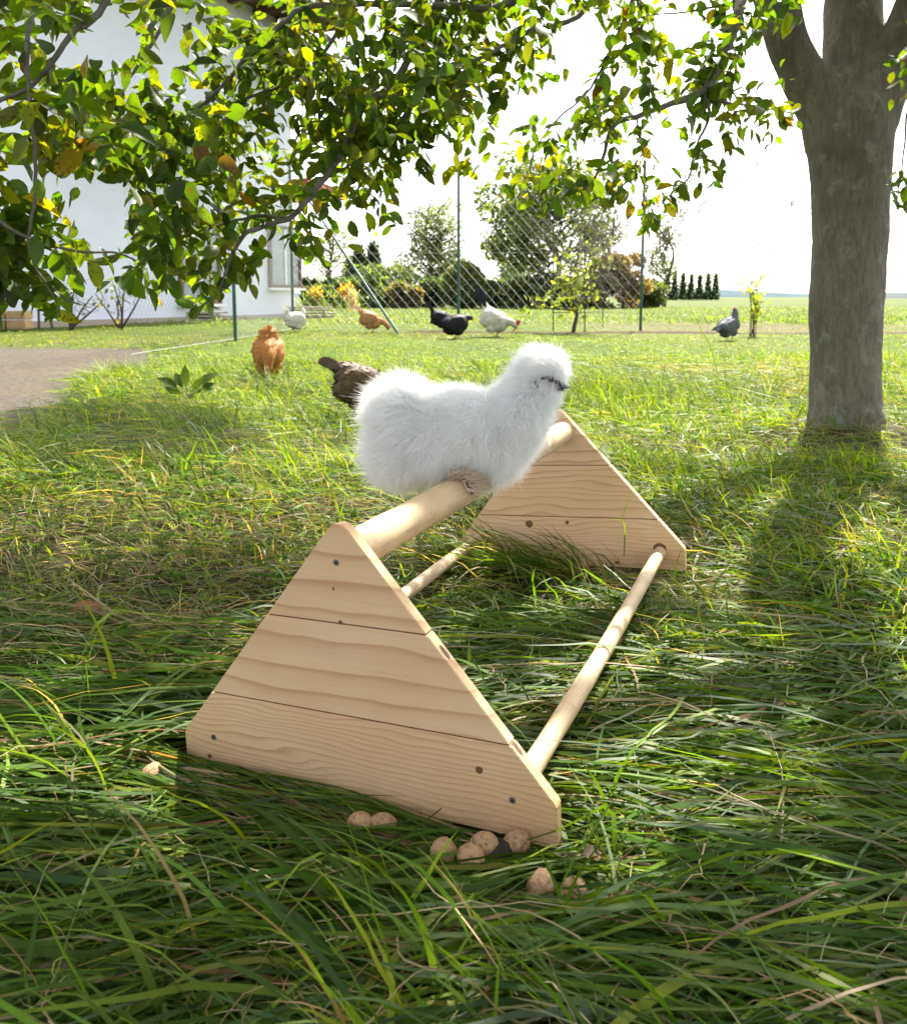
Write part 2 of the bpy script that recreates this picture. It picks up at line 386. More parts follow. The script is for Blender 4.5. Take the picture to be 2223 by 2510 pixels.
def keep_clear(P, nuts=True):
    """drop blades that run through the perch boards, the rods or the trunk"""
    q = perch_local(P); u, d, v = q[..., 0], q[..., 1], q[..., 2]
    bad = np.zeros(len(P), bool)
    for d0 in (0.0, PL):
        ins = (np.abs(u) < .305) & (d > d0 - .006) & (d < d0 + PT + .006) & (v < .13)
        sg = np.sign(d - d0 - PT / 2); cr = (sg[:, 1:] != sg[:, :-1]) & (np.abs(u[:, 1:]) < .305) & (np.abs(u[:, :-1]) < .32) & (v[:, 1:] < .3)
        bad |= ins.any(1) | cr.any(1)
    for u0 in (-.2395, .2375):
        bad |= ((np.hypot(u - u0, v - .051) < .02) & (d > 0) & (d < PL)).any(1)
    bad |= ((np.abs(u) < .31) & (d > -.16) & (d < 0) & (v > .032)).any(1)
    bad |= ((np.hypot(P[..., 0] - TREE[0], P[..., 1] - TREE[1]) < .19)).any(1)
    if nuts:
        for n in NUTP:
            hit = ((np.hypot(P[..., 0] - n[0], P[..., 1] - n[1]) < .021) & (P[..., 2] > .012)).any(1)
            front = ((np.abs(P[..., 0] - n[0]) < .02) & (P[..., 1] < n[1]) & (P[..., 1] > n[1] - .07) & (P[..., 2] > .03)).any(1)
            bad |= (hit & (rng.random(len(P)) < .93)) | (front & (rng.random(len(P)) < .85))
    return ~bad
def sample_xy(N, y0, y1, slope, pad, power=1.0):
    y = np.empty(0)
    while len(y) < N:
        c = rng.uniform(y0, y1, N * 2); pdf = (c * slope + pad) / (c ** power)
        y = np.concatenate([y, c[rng.random(len(c)) < pdf / pdf.max()]])
    y = y[:N]; return np.stack([rng.uniform(-1, 1, N) * (y * slope + pad), y], -1)
def pick(N, probs, jitter=.22):
    k = rng.choice(len(PAL), N, p=np.array(probs) / sum(probs))
    c = PAL[k] * np.exp(rng.normal(0, jitter, (N, 1))) * np.exp(rng.normal(0, .07, (N, 3)))
    return c, k
def flow(xy):
    n = noise(xy, .9, 11); n2 = noise(xy, 2.3, 12)
    th = math.pi + .6 * n + .5 * n2 + .3 * noise(xy, 5.5, 14) + .35 * sstep(.3, 1.2, xy[:, 0]) - .3 * sstep(-.4, -1.0, xy[:, 0])
    return th
def make_zone(name, label, N, y0, y1, slope, pad, S, Lr, wr, probs, lie=.8, rand=.25, power=1.0, kink=.05, zl=.04, curl=.45, soil=True, spread=.36):
    xy = sample_xy(N, y0, y1, slope, pad, power)
    if soil:
        m = np.maximum(soil_mask(xy[:, 0], xy[:, 1]), np.maximum(fence_soil(xy[:, 0], xy[:, 1]) * .9, bare_mask(xy[:, 0], xy[:, 1]) * .8))
        xy = xy[rng.random(len(xy)) > m * 1.05]
    if 1 < y0 < 20: xy = xy[rng.random(len(xy)) < np.clip(.62 + .75 * noise(xy, 1.9, 63) + .35 * noise(xy, 5, 64), .5 if y0 < 2 else .15, 1)]
    # the ground round the trunk is trodden and thin
    r = np.hypot(xy[:, 0] - TREE[0], xy[:, 1] - TREE[1]); xy = xy[rng.random(len(xy)) < sstep(.14, .45, r) + .45]
    N = len(xy); lying = rng.random(N) < lie * (1 - .25 * np.clip(noise(xy, .8, 21), -1, 1))
    th = flow(xy) + rng.normal(0, spread, N) + 2.2 * noise(xy, .45, 13) * sstep(2.0, 4.0, xy[:, 1])
    rn = rng.random(N) < rand; th = np.where(rn, rng.uniform(0, 6.283, N), th)
    L = rng.uniform(*Lr, N) * np.where(lying, 1, .62) * (1 if y0 < 1 else (.5 + .75 * np.clip(.5 + noise(xy, 1.5, 61) + .4 * noise(xy, 4, 62), 0, 1.2))); w = rng.uniform(*wr, N) * np.exp(rng.normal(0, .22, N))
    phi0 = np.where(lying, rng.uniform(1.0 if y0 > 1 else 1.18, 1.5, N), rng.uniform(.05, .6, N))
    phi1 = np.where(lying, rng.uniform(1.5, 1.95, N), rng.uniform(.6, 1.9, N))
    pw = np.where(lying, rng.uniform(.3, .8, N), rng.uniform(.8, 1.8, N))
    col, k = pick(N, probs)
    dn = noise(xy, 1.1, 51) + .5 * noise(xy, 3.0, 52); tan = (dn > .62) & (rng.random(N) < .38)
    col = np.where(tan[:, None], PAL[np.full(N, 4)] * .9 * np.exp(rng.normal(0, .25, (N, 1))), col); k = np.where(tan, 4, k)
    dry = k >= 4; w = np.where(dry, w * .55, w)
    root = np.concatenate([xy, gz(xy[:, 0], xy[:, 1])[:, None] - .004], -1)
    P = blades(root, th, L, w, phi0, phi1, pw, S, rng.normal(0, curl, N), col, rng.random(N) ** 1.5 * zl * lying, kink)
    ok = keep_clear(P); P, w, col = P[ok], w[ok], col[ok]
    V, F, c = strips(P, w, rng.normal(0, .42, len(w)), col)
    o = mesh_np(name, V, F, M['grass'], None, c); tag(o, label, 'grass', kind='stuff'); return o
make_zone('long_grass', 'long flattened green grass lying round the wooden perch', 33000, .42, 1.75, .60, .65, 8, (.16, .42), (.0036, .0085), (34, 32, 12, 10, 8, 3, 2), lie=.94, rand=.16, power=.9, kink=.06, zl=.045, spread=.26)
make_zone('tufted_grass', 'loose tufts of green and straw coloured grass behind the perch', 46000, 1.45, 3.5, .60, .8, 6, (.09, .32), (.0034, .0078), (22, 34, 5, 28, 9, 2, 4), lie=.62, rand=.45, power=1.0, kink=.12, zl=.06, curl=.6, spread=.5)
make_zone('meadow_grass', 'messy sunlit grass between the perch and the hens', 115000, 3.2, 9.5, .60, 1.0, 4, (.10, .36), (.003, .0078), (22, 34, 3, 32, 8, 1, 3), lie=.55, rand=.5, power=1.3, kink=.14, zl=.06)
make_zone('meadow_lawn', 'rough lawn grass beyond the wire fence', 42000, 22, 62, .62, 2.0, 2, (.10, .26), (.016, .035), (22, 34, 2, 26, 10, 1, 3), lie=.3, rand=.8, power=1.7, kink=.1, zl=.01)
make_zone('lawn_grass', 'short bright lawn grass near the wire fence', 120000, 9.2, 23, .62, 1.5, 2, (.05, .13), (.006, .012), (18, 34, 2, 36, 7, 1, 3), lie=.35, rand=.8, power=1.6, kink=.1, zl=.01)

# ------------------------------------------------------------------ the wooden perch
perch = empty('chicken_perch')
perch.matrix_world = Matrix([[*RP[0], TP[0]], [*RP[1], TP[1]], [*RP[2], TP[2]], [0, 0, 0, 1]])
tag(perch, 'pale pine perch stand with two triangular board panels and three round rods', 'perch')
half = lambda v: (PH - v) * PK
def board_mesh(poly, bev=.0014):
    bm = bmesh.new(); vs = [bm.verts.new((u, 0, v)) for u, v in poly]
    f = bm.faces.new(vs); r = bmesh.ops.extrude_face_region(bm, geom=[f])
    bmesh.ops.translate(bm, verts=[e for e in r['geom'] if isinstance(e, bmesh.types.BMVert)], vec=(0, PT, 0))
    bmesh.ops.recalc_face_normals(bm, faces=bm.faces[:])
    bmesh.ops.bevel(bm, geom=bm.edges[:], offset=bev, segments=2, affect='EDGES', clamp_overlap=True)
    return bm
gp = .0010
ra = .021; al = math.atan(PK); cz = PH - ra / math.sin(al)
arc = [(ra * math.sin(t), cz + ra * math.cos(t)) for t in np.linspace(math.pi / 2 - al, -(math.pi / 2 - al), 9)]
polys = [
    [(-PWC, 0), (PWC, 0), (PWC, PVC), (half(PV2 - gp), PV2 - gp), (-half(PV2 - gp), PV2 - gp), (-PWC, PVC)],
    [(-half(PV2 + gp), PV2 + gp), (half(PV2 + gp), PV2 + gp), (half(PV1 - gp), PV1 - gp), (-half(PV1 - gp), PV1 - gp)],
    [(-half(PV1 + gp), PV1 + gp), (half(PV1 + gp), PV1 + gp)] + arc]
def screw(parent, u, v, d, r=.0046):
    m = MB(); m.tube([(u, d - .0006, v), (u, d + .004, v)], [r, r], 16)
    s = m.build('screw', M['zinc'], parent)
    a = random.uniform(0, 1.5); c_, s_ = math.cos(a), math.sin(a); Rr = [[c_, 0, s_], [0, 1, 0], [-s_, 0, c_]]
    m = MB(); m.box((u, d - .0008, v), (r * 1.2, .0008, r * .28), Rr).box((u, d - .00085, v), (r * .28, .0008, r * 1.2), Rr); m.build('cross_slot', M['dark'], s)
def knot_or_gap(parent, u, v, d, rx, rz_, mat='knot_or_gap'):
    th = np.linspace(0, 2 * math.pi, 18, endpoint=False)
    V = [(u + rx * math.cos(t) * (1 + .12 * math.sin(3 * t)), d, v + rz_ * math.sin(t)) for t in th]
    m = MB(); m.add(V, [list(range(18))]); m.build('knot_or_gap', M[mat], parent)
RINGS = [(120, 24, 24), (90, 60, 34)]
for k in range(2):
    side = empty('side_panel', parent=perch)
    if k:
        side.matrix_local = Matrix([[*R2[0], 0], [*R2[1], PL], [*R2[2], 0], [0, 0, 0, 1]])
        side['label'] = 'far triangular panel behind the white bird'
    else: side['label'] = 'near triangular panel facing the camera'
    for i, pl in enumerate(polys):
        b = bm_obj('board', board_mesh(pl), M['wood'], side); b['ring'] = float(RINGS[k][i])
    for v in (PV2, PV1): m = MB(); m.box((0, PT / 2, v), (2 * half(v) - .006, PT - .004, .006)); m.build('joint_backing', M['knot_or_gap'], side)  # brown strip added inside each board gap to stop light leaking through
    if k == 0:
        for u, v in ((-.0048, .3469), (-.2409, .0524), (.2376, .0508)): screw(side, u, v, 0)
        for u, v, a, b in ((.193, .0838, .0052, .0052), (-.2517, .0198, .004, .0035), (-.004, .262, .003, .0032), (-.012, .309, .0016, .003)): knot_or_gap(side, u, v, -.0003, a, b)
        for v in (.235, .118):       # angled screw holes in the right sloping edge
            uu = half(v); tx, tz = math.sin(al), -math.cos(al); nx, nz = math.cos(al), math.sin(al)
            th = np.linspace(0, 2 * math.pi, 14, endpoint=False)
            V = [(uu + nx * .0003 + tx * .0115 * math.cos(t), PT * .5 + .0042 * math.sin(t), v + nz * .0003 + tz * .0115 * math.cos(t)) for t in th]
            m = MB(); m.add(V, [list(range(14))]); m.build('screw_hole', M['knot_or_gap'], side)
    else:
        for u, v, r_ in ((-.003, .347, .0286), (.2375, .051, .0155), (-.2395, .051, .0155)): knot_or_gap(side, u, v, -.0002, r_, r_)  # added dark discs standing in for the socket rims round the rod ends
        for u, v, a, b in ((.0066, .111, .005, .005), (-.0962, .1037, .010, .010), (.13, .012, .006, .004)): knot_or_gap(side, u, v, -.0003, a, b)
def rod(u, v, r0, r1, seed, ring):
    n = 40; L = PL - PT + .004; x = np.linspace(0, L, n)
    q = np.stack([x, 0 * x, 0 * x], -1)
    q[:, 1] += .0022 * np.sin(x * 5 + seed); q[:, 2] += .002 * np.sin(x * 3.3 + seed * 2)
    rr = np.linspace(r0, r1, n) * (1 + .018 * np.sin(x * 21 + seed) + .012 * np.sin(x * 47 + 2 * seed))
    m = MB(); m.tube(q, rr, 24); o = m.build('perch_rod', M['dowel'], perch, smooth=True)
    o.location = (u, PT - .002, v); o.rotation_euler = (0, 0, math.pi / 2); o['ring'] = float(ring); return o
big = rod(-.003, .347, .0285, .0275, 1.0, 240); big['label'] = 'thick top rod'
rod(.2375, .051, .0156, .0146, 2.2, 300); rod(-.2395, .051, .0156, .0146, 3.1, 300)

# ------------------------------------------------------------------ birds: shared tools
def fuse(parts, voxel, smooth=6):
    bm = bmesh.new()
    for c, r, R in parts:
        m = Matrix.Translation(Vector(c))
        if R is not None: m = m @ Matrix(np.array(R).tolist()).to_4x4()
        m = m @ Matrix.Diagonal((*r, 1))
        bmesh.ops.create_icosphere(bm, subdivisions=3, radius=1, matrix=m)
    me = bpy.data.meshes.new('tmp'); bm.to_mesh(me); bm.free()
    o = bpy.data.objects.new('tmp', me); C.objects.link(o)
    md = o.modifiers.new('r', 'REMESH'); md.mode = 'VOXEL'; md.voxel_size = voxel; md.use_smooth_shade = True
    s = o.modifiers.new('s', 'SMOOTH'); s.factor = .6; s.iterations = smooth
    dg = bpy.context.evaluated_depsgraph_get(); dg.update()
    out = bpy.data.meshes.new_from_object(o.evaluated_get(dg))
    bpy.data.objects.remove(o); bpy.data.meshes.remove(me)
    out.polygons.foreach_set('use_smooth', np.ones(len(out.polygons), bool))
    return out
def chain(pts, radii, n=10):
    P = spline(pts, n); R = np.interp(np.linspace(0, 1, n), np.linspace(0, 1, len(radii)), radii)
    return [(p, (r, r, r), None) for p, r in zip(P, R)]
def surf(me, N):
    me.calc_loop_triangles(); nt = len(me.loop_triangles)
    tri = np.empty(nt * 3, np.int32); me.loop_triangles.foreach_get('vertices', tri); tri = tri.reshape(-1, 3)
    co = np.empty(len(me.vertices) * 3, np.float32); me.vertices.foreach_get('co', co); co = co.reshape(-1, 3)
    vn = np.empty(len(me.vertices) * 3, np.float32); me.vertices.foreach_get('normal', vn); vn = vn.reshape(-1, 3)
    a, b, c = co[tri[:, 0]], co[tri[:, 1]], co[tri[:, 2]]
    ar = np.linalg.norm(np.cross(b - a, c - a), axis=1); k = rng.choice(nt, N, p=ar / ar.sum())
    r1 = np.sqrt(rng.random(N))[:, None]; r2 = rng.random(N)[:, None]
    w = (1 - r1, r1 * (1 - r2), r1 * r2)
    P = a[k] * w[0] + b[k] * w[1] + c[k] * w[2]
    Nn = nrm(vn[tri[k, 0]] * w[0] + vn[tri[k, 1]] * w[1] + vn[tri[k, 2]] * w[2])
    return P.astype(float), Nn.astype(float)
def hair(name, P, rad, mat, parent):
    N, K, _ = P.shape
    cu = bpy.data.hair_curves.new(name); cu.add_curves([K] * N)
    cu.position_data.foreach_set('vector', np.ascontiguousarray(P, np.float32).ravel())
    at = cu.attributes.get('radius') or cu.attributes.new('radius', 'FLOAT', 'POINT')
    at.data.foreach_set('value', np.ascontiguousarray(np.broadcast_to(rad, (N, K)), np.float32).ravel())
    cu.materials.append(mat)
    o = bpy.data.objects.new(name, cu); C.objects.link(o); o.parent = parent; return o
def cone_pts(a, b, r0, n=10, bend=(0, 0, 0)):
    t = np.linspace(0, 1, n)[:, None]; a = np.array(a, float); b = np.array(b, float)
    p = a * (1 - t) + b * t + np.array(bend) * np.sin(t * math.pi * .5) * t; return p, r0 * (1 - t[:, 0] ** 1.6) + .0004

def mat_fluff(name, c, trans=.35, clear=0):
    t = NT(name); d = t.n('BsdfDiffuse'); d.inputs['Color'].default_value = (*c, 1)
    r = t.n('BsdfTranslucent'); r.inputs['Color'].default_value = (*c, 1)
    m = t.n('MixShader'); m.inputs[0].default_value = trans
    t.t.links.new(d.outputs[0], m.inputs[1]); t.t.links.new(r.outputs[0], m.inputs[2])
    if not clear: return t.done(m.outputs[0])
    q = t.n('BsdfTransparent'); m2 = t.n('MixShader'); m2.inputs[0].default_value = clear      # fine down lets part of the light through
    t.t.links.new(m.outputs[0], m2.inputs[1]); t.t.links.new(q.outputs[0], m2.inputs[2]); return t.done(m2.outputs[0])
M['fluff'] = mat_fluff('white_fluff', (.97, .97, .965), .5, .38)
M['bodywhite'] = mat_fluff('white_down', (.95, .95, .94), .3)
M['fluffdirty'] = mat_fluff('soiled_fluff', (.62, .52, .40), .3)
M['skin'] = mat_plain('mulberry_skin', (.035, .03, .045), (.02, .018, .025), 200, .5, .4)
M['beak'] = mat_plain('slate_beak', (.10, .115, .14), (.06, .07, .09), 100, .4, .5)
M['eye'] = mat_plain('eye', (.012, .008, .008), None, 10, .08, .8)

# ------------------------------------------------------------------ the white silkie on the rod
YB = 1.545; PXM = float(np.linalg.norm(U(931, 850, YB) - U(930, 850, YB)))
def pb(x, y, dy=0): return U(x, y, YB + dy)
silkie = empty('silkie_hen', pb(935, 960)); so = np.array(silkie.location)
tag(silkie, 'fluffy white silkie hen perched on the thick wooden rod', 'hen')
def el(x, y, rx, rz_, rdep, dy=0, rot=0):
    return (pb(x, y, dy) - so, (rx * PXM, rdep * PXM, rz_ * PXM), ry(math.radians(rot)))
sb = [el(803, 828, 52, 60, 60), el(806, 898, 58, 54, 58), el(865, 866, 88, 82, 72), el(872, 826, 56, 42, 58), el(925, 856, 94, 80, 70), el(985, 885, 58, 62, 56), el(1012, 846, 60, 58, 54), el(968, 920, 44, 34, 44),
      el(1028, 815, 46, 60, 45, 0, 20), el(1052, 776, 36, 48, 35), el(1085, 736, 44, 40, 40), el(1092, 764, 32, 34, 30, -.004), el(1062, 818, 24, 48, 34)]
sb_me = fuse(sb, .0055, 8)
sbody = obj_me('body', sb_me, M['bodywhite'], silkie)
from mathutils.bvhtree import BVHTree
def bvh_of(me): return BVHTree.FromPolygons([v.co.copy() for v in me.vertices], [tuple(p.vertices) for p in me.polygons])
sbvh = bvh_of(sb_me)
def on_bird(x, y, off=0.0):
    o = np.array([0, 0, CAMH]); dr = nrm(U(x, y, YB) - o)
    h = sbvh.ray_cast(Vector(o - so), Vector(dr))
    if h[0] is None: return pb(x, y) - so
    return np.array(h[0]) + np.array(h[1]) * off
def ppath(pts): return np.array([on_bird(x, y, 0) for x, y in pts])
skin_path = ppath([(1116, 772), (1108, 763), (1100, 755), (1090, 751), (1078, 753)])
ear_path = ppath([(1070, 758), (1069, 764), (1073, 771)])
def silkie_fluff(N):
    P, n = surf(sb_me, N)
    W = P + so; d = PR(W); xd, yd = d[:, 0], d[:, 1]
    head = sstep(800, 770, yd) * sstep(1020, 1045, xd)
    rump = sstep(880, 800, xd)
    breast = sstep(985, 1040, xd) * (1 - head)
    ln = .023 + .006 * rump - .003 * head
    fl = np.stack([-.55 * (1 - breast) + .05 * breast - .25 * head, 0 * xd, -.55 * (1 - rump) - .12 * rump + .35 * head], -1)
    fl[:, 2] += .25 * rump * (n[:, 2] > .3)
    clump = np.stack([noise(P, 85, 1), noise(P, 85, 2), noise(P, 85, 3)], -1) * .22 + np.stack([noise(P, 230, 4), noise(P, 230, 5), noise(P, 230, 6)], -1) * .2
    D = nrm(n * .85 + fl * .75 + clump + rng.normal(0, .26, P.shape))
    dk = np.full(N, 9.0)
    for q in np.vstack([skin_path, ear_path]): dk = np.minimum(dk, np.linalg.norm(P - q, axis=1))
    bk = np.linalg.norm(P - on_bird(1118, 770), axis=1)
    ln = ln * np.exp(rng.normal(0, .22, N)) * np.clip(dk / .008, .12, 1) * np.clip(bk / .018, .15, 1)
    K = 5; s = np.linspace(0, 1, K)
    curl = np.stack([noise(P, 150, 7), noise(P, 150, 8), noise(P, 150, 9)], -1) * .35 + fl * .3 + np.array([0, 0, -.15])
    X = P[:, None] - n[:, None] * .002 + (D[:, None] * s[None, :, None] + curl[:, None] * (s ** 2)[None, :, None] * .55) * ln[:, None, None]
    rad = np.array([.00034, .0003, .00024, .00015, .00004])
    return X, rad
X, rad = silkie_fluff(120000)
k_ = rng.random(len(X)) < .10; wl = X[k_] - X[k_][:, :1]      # wisps: one strand in ten is longer and curls away from the rest
wd = np.cumsum(rng.normal(0, .0016, wl.shape), 1); X[k_] = X[k_][:, :1] + wl * rng.uniform(1.05, 1.4, (k_.sum(), 1, 1)) + wd * np.linspace(0, 1, 5)[None, :, None]
hair('plumage', X, rad, M['fluff'], sbody)
# beak: upper and lower mandible
bt = pb(1136, 779, -.020) - so; b0 = on_bird(1113, 765) * .6 + (pb(1106, 766, -.01) - so) * .4
m = MB(); p, r = cone_pts(b0, bt, .0085, 12, (.002, 0, .005)); m.tube(p, r, 12); bk = m.build('beak', M['beak'], silkie, smooth=True)
m = MB(); p, r = cone_pts(b0 + [0, 0, -.006], bt + [-.007, 0, -.001], .0055, 8); m.tube(p, r, 10); m.build('lower_mandible', M['beak'], bk, smooth=True)
cmid = on_bird(1106, 752, .006)
sk = Tubes(); sk.add(spline(np.array([on_bird(x, y, .0075) for x, y in ((1117, 771), (1110, 764), (1102, 756), (1092, 751), (1080, 752))]), 14), np.linspace(.0055, .0022, 14), 8)
sk.add(spline(np.array([on_bird(x, y, .008) for x, y in ((1070, 757), (1068, 764), (1072, 771))]), 8), .0022, 8); sk.build('face_skin', M['skin'], sbody)
me = bpy.data.meshes.new('eye'); bm = bmesh.new(); bmesh.ops.create_uvsphere(bm, u_segments=16, v_segments=10, radius=.0058); bm.to_mesh(me); bm.free()
for p_ in me.polygons: p_.use_smooth = True
e = obj_me('eye', me, M['eye'], silkie); e.location = on_bird(1098, 753, .0085)
# feet: toes gripping the rod with scruffy feather tufts
def rodpt(s): return RP @ np.array([-.003, PT + s * (PL - PT), .347]) + TP
rdir = nrm(rodpt(1) - rodpt(0)); rup = nrm(np.array([0, 0, 1.]) - rdir * rdir[2]); rside = np.cross(rdir, rup)
for k, s in enumerate((.375, .45)):
    c0 = rodpt(s); R = .0315
    tb = Tubes()
    for j, off in enumerate((-.02, 0, .02)):
        th = np.linspace(-.3, 1.5, 10); q = c0 + rdir * (off * np.linspace(.4, 1, 10))[:, None] + (rside[None] * np.sin(th)[:, None] + rup[None] * np.cos(th)[:, None]) * (R + .003)
        tb.add(q - so, np.linspace(.0042, .0022, 10), 8)
    tb.add(np.array([c0 + rup * (R + .004), c0 + rup * (R + .03), c0 + rup * (R + .06) - rside * .01]) - so, [.005, .005, .006], 8)
    ft = tb.build('foot', M['beak'], silkie)
    n = 1500; th = rng.uniform(-.5, 1.25, n); off = rng.normal(0, .016, n)
    base = c0 + rdir * off[:, None] + (rside[None] * np.sin(th)[:, None] + rup[None] * np.cos(th)[:, None]) * (R + .003 + .012 * rng.random(n))[:, None] - so
    nn = rside[None] * np.sin(th)[:, None] + rup[None] * np.cos(th)[:, None]
    D = nrm(nn * .4 + rside * .8 + rdir * rng.normal(0, .5, n)[:, None] + rng.normal(0, .3, (n, 3)) + np.array([0, 0, -.35]))
    ss = np.linspace(0, 1, 4); Xf = base[:, None] + D[:, None] * ss[None, :, None] * rng.uniform(.012, .032, n)[:, None, None]
    hair('foot_feathers', Xf, np.array([.0006, .0005, .0004, .0001]), M['fluffdirty'] if k == 0 else M['fluff'], ft)

# ------------------------------------------------------------------ leaf shaped faces (leaves and feathers)
def leaf_arrays(B, D, Nn, L, W, fold, curl, col, prof=(.10, .84, 1, .82, .10)):
    N = len(B); K = len(prof); s = np.linspace(0, 1, K); prof = np.array(prof)
    S = nrm(np.cross(D, Nn)); Nn = nrm(np.cross(S, D))
    mid = B[:, None] + D[:, None] * (L[:, None] * s)[..., None] + Nn[:, None] * (curl[:, None] * L[:, None] * s ** 2)[..., None]
    off = S[:, None] * (W[:, None] * .5 * prof)[..., None]; up = Nn[:, None] * (fold[:, None] * W[:, None] * .5 * prof)[..., None]
    V = np.stack([mid - off + up, mid, mid + off + up], 2)
    i, j, k = np.meshgrid(np.arange(N), np.arange(K - 1), np.arange(2), indexing='ij'); q = (i * K + j) * 3 + k
    F = np.stack([q, q + 1, q + 4, q + 3], -1).reshape(-1, 4)
    return V.reshape(-1, 3), F, np.repeat(col, K * 3, 0), K * 3

# ------------------------------------------------------------------ the other birds
M['comb'] = mat_plain('red_comb', (.55, .02, .02), (.4, .012, .015), 60, .5, .4)
M['shank'] = mat_plain('yellow_shank', (.42, .27, .10), (.3, .18, .07), 80, .6)
M['hbeak'] = mat_plain('horn_beak', (.35, .25, .12), (.16, .12, .065), 80, .4)
def hen(name, label, xd, yd, face, sc, head, colour, pitch=0, tail=(-.25, .40), tailcol=None, ntail=9, taillen=.13, cat='hen', comb=.022, fluff=1.0, nf=600, group='hens foraging on the grass', sink=.0, tailw=.045, extra=()):
    p = G(xd, yd); g = float(gz(p[0], p[1]))
    o = empty(name, (p[0], p[1], g - sink)); o.rotation_euler = (0, 0, face); o.scale = (sc, sc, sc)
    tag(o, label, cat, group)
    Rp_ = ry(math.radians(-pitch)); piv = np.array([0, 0, .23])
    def B(c, r, rot=0): return (Rp_ @ (np.array(c, float) - piv) + piv, np.array(r) * fluff if c[2] < .3 else r, Rp_ @ ry(math.radians(rot)))
    parts = [B((0, 0, .235), (.15, .098, .105)), B((.085, 0, .215), (.085, .09, .095)), B((-.105, 0, .26), (.09, .075, .075)), B((-.075, 0, .175), (.095, .088, .08)), B((.02, .045, .14), (.06, .045, .07)), B((.02, -.045, .14), (.06, .045, .07)), B((-.03, .092, .25), (.125, .028, .072), -8), B((-.03, -.092, .25), (.125, .028, .072), -8)]
    parts += [(np.array(c0_), np.array(r0_), None) for c0_, r0_ in extra]
    n0 = Rp_ @ (np.array([.10, 0, .265]) - piv) + piv; hd = np.array([head[0], 0, head[1]])
    mid = (n0 + hd) / 2 + np.array([.03, 0, .02])
    parts += chain([n0, mid, hd], [.072, .05, .031], 9) + [(hd + [.004, 0, 0], (.036, .026, .030), None)]
    t0 = Rp_ @ (np.array([-.14, 0, .28]) - piv) + piv; tt = np.array([tail[0], 0, tail[1]])
    for q, r in zip(spline([t0, (t0 + tt) / 2, tt], 5)[:4], (.06, .05, .038, .024)): parts.append((q, (r, r * .62, r), None))
    me_ = fuse(parts, .011, 3)
    co = np.empty(len(me_.vertices) * 3, np.float32); me_.vertices.foreach_get('co', co); co = co.reshape(-1, 3)
    a = me_.attributes.new('Col', 'FLOAT_COLOR', 'POINT'); cc = np.ones((len(co), 4), np.float32); cc[:, :3] = colour(co.astype(float)) * .85; a.data.foreach_set('color', cc.ravel())
    body = obj_me('body', me_, M['plume'], o)
    nf = nf * 3; P, n = surf(me_, nf)
    fl = np.array([-.9, 0, -.35]); D = nrm(fl - n * (n @ fl)[:, None] + rng.normal(0, .12, P.shape)); D = nrm(D + n * .05)
    hsz = np.clip(np.linalg.norm(P - hd, axis=1) / .15, .3, 1)
    V, F, c, _ = leaf_arrays(P - n * .003, D, n, rng.uniform(.032, .05, nf) * hsz, rng.uniform(.018, .026, nf) * hsz, np.full(nf, -.2), np.full(nf, -.1), colour(P) * np.exp(rng.normal(0, .07, (nf, 1))), (.5, .95, 1, .85, .3))
    mesh_np('plumage', V, F, M['plume'], body, c)
    # tail fan
    tc = np.array(tailcol if tailcol is not None else colour(tt[None])[0])
    td = nrm(tt - t0); bs = []; ds = []; ns = []
    for k in range(ntail):
        f = (k / (ntail - 1) - .5) * 2
        d_ = nrm(td + np.array([-.12 * abs(f), .42 * f, .10 - .25 * abs(f)])); ds.append(d_); bs.append(t0 + td * .05 + np.array([0, .03 * f, 0])); ns.append(nrm(np.cross(d_, np.cross([0, 1 * (1 if f >= 0 else -1), .4], d_))))
    L = np.linalg.norm(tt - t0) + taillen * rng.uniform(.75, 1.05, ntail)
    V, F, c, k_ = leaf_arrays(np.array(bs), np.array(ds), np.array(ns), L, np.full(ntail, tailw), np.full(ntail, -.1), np.full(ntail, -.22), tc * np.exp(rng.normal(0, .15, (ntail, 1))), (.5, .85, 1, .95, .4))
    nfp = (5 - 1) * 2
    for k in range(ntail): mesh_np('tail_feather', V[k * k_:(k + 1) * k_], F[k * nfp:(k + 1) * nfp] - k * k_, M['plume'], o, c[k * k_:(k + 1) * k_])
    # head
    hdir = nrm(hd - mid); fw = nrm(hdir * .7 + np.array([.5, 0, -.25 if head[1] > .3 else -.5]))
    m = MB(); q, r = cone_pts(hd + fw * .02, hd + fw * .058, .011, 8); m.tube(q, r, 8); m.build('beak', M['hbeak'], o, smooth=True)
    upv = nrm(np.array([0, 0, 1.]) - fw * fw[2]) if abs(fw[2]) < .95 else np.array([1., 0, 0])
    if comb:
        pts = [hd + upv * (.026 + comb * hh) + fw * ff for ff, hh in ((-.035, .1), (-.03, 1.0), (-.018, .7), (-.008, 1.25), (.004, .8), (.014, 1.1), (.026, .5), (.03, -.1))]
        m = MB(); nn_ = len(pts); V = [p_ + np.array([0, .004, 0]) for p_ in pts] + [p_ - np.array([0, .004, 0]) for p_ in pts]
        m.add(V, [list(range(nn_))[::-1], list(range(nn_, 2 * nn_))] + [[i, (i + 1) % nn_, (i + 1) % nn_ + nn_, i + nn_] for i in range(nn_)]); m.build('comb', M['comb'], o)
        for s in (-1, 1):
            m = MB(); q = [hd + fw * .026 + np.array([0, .010 * s, 0]) - upv * z for z in (.012, .025, .012 + comb * 1.2)]; m.tube(q, [.006, .010, .003], 8); m.build('wattle', M['comb'], o, smooth=True)
            m = MB(); q = [hd + np.array([0, .018 * s, 0]), hd + np.array([0, .029 * s, 0])]; m.tube(q, [.017, .011], 10); m.build('face', M['comb'], o, smooth=True)
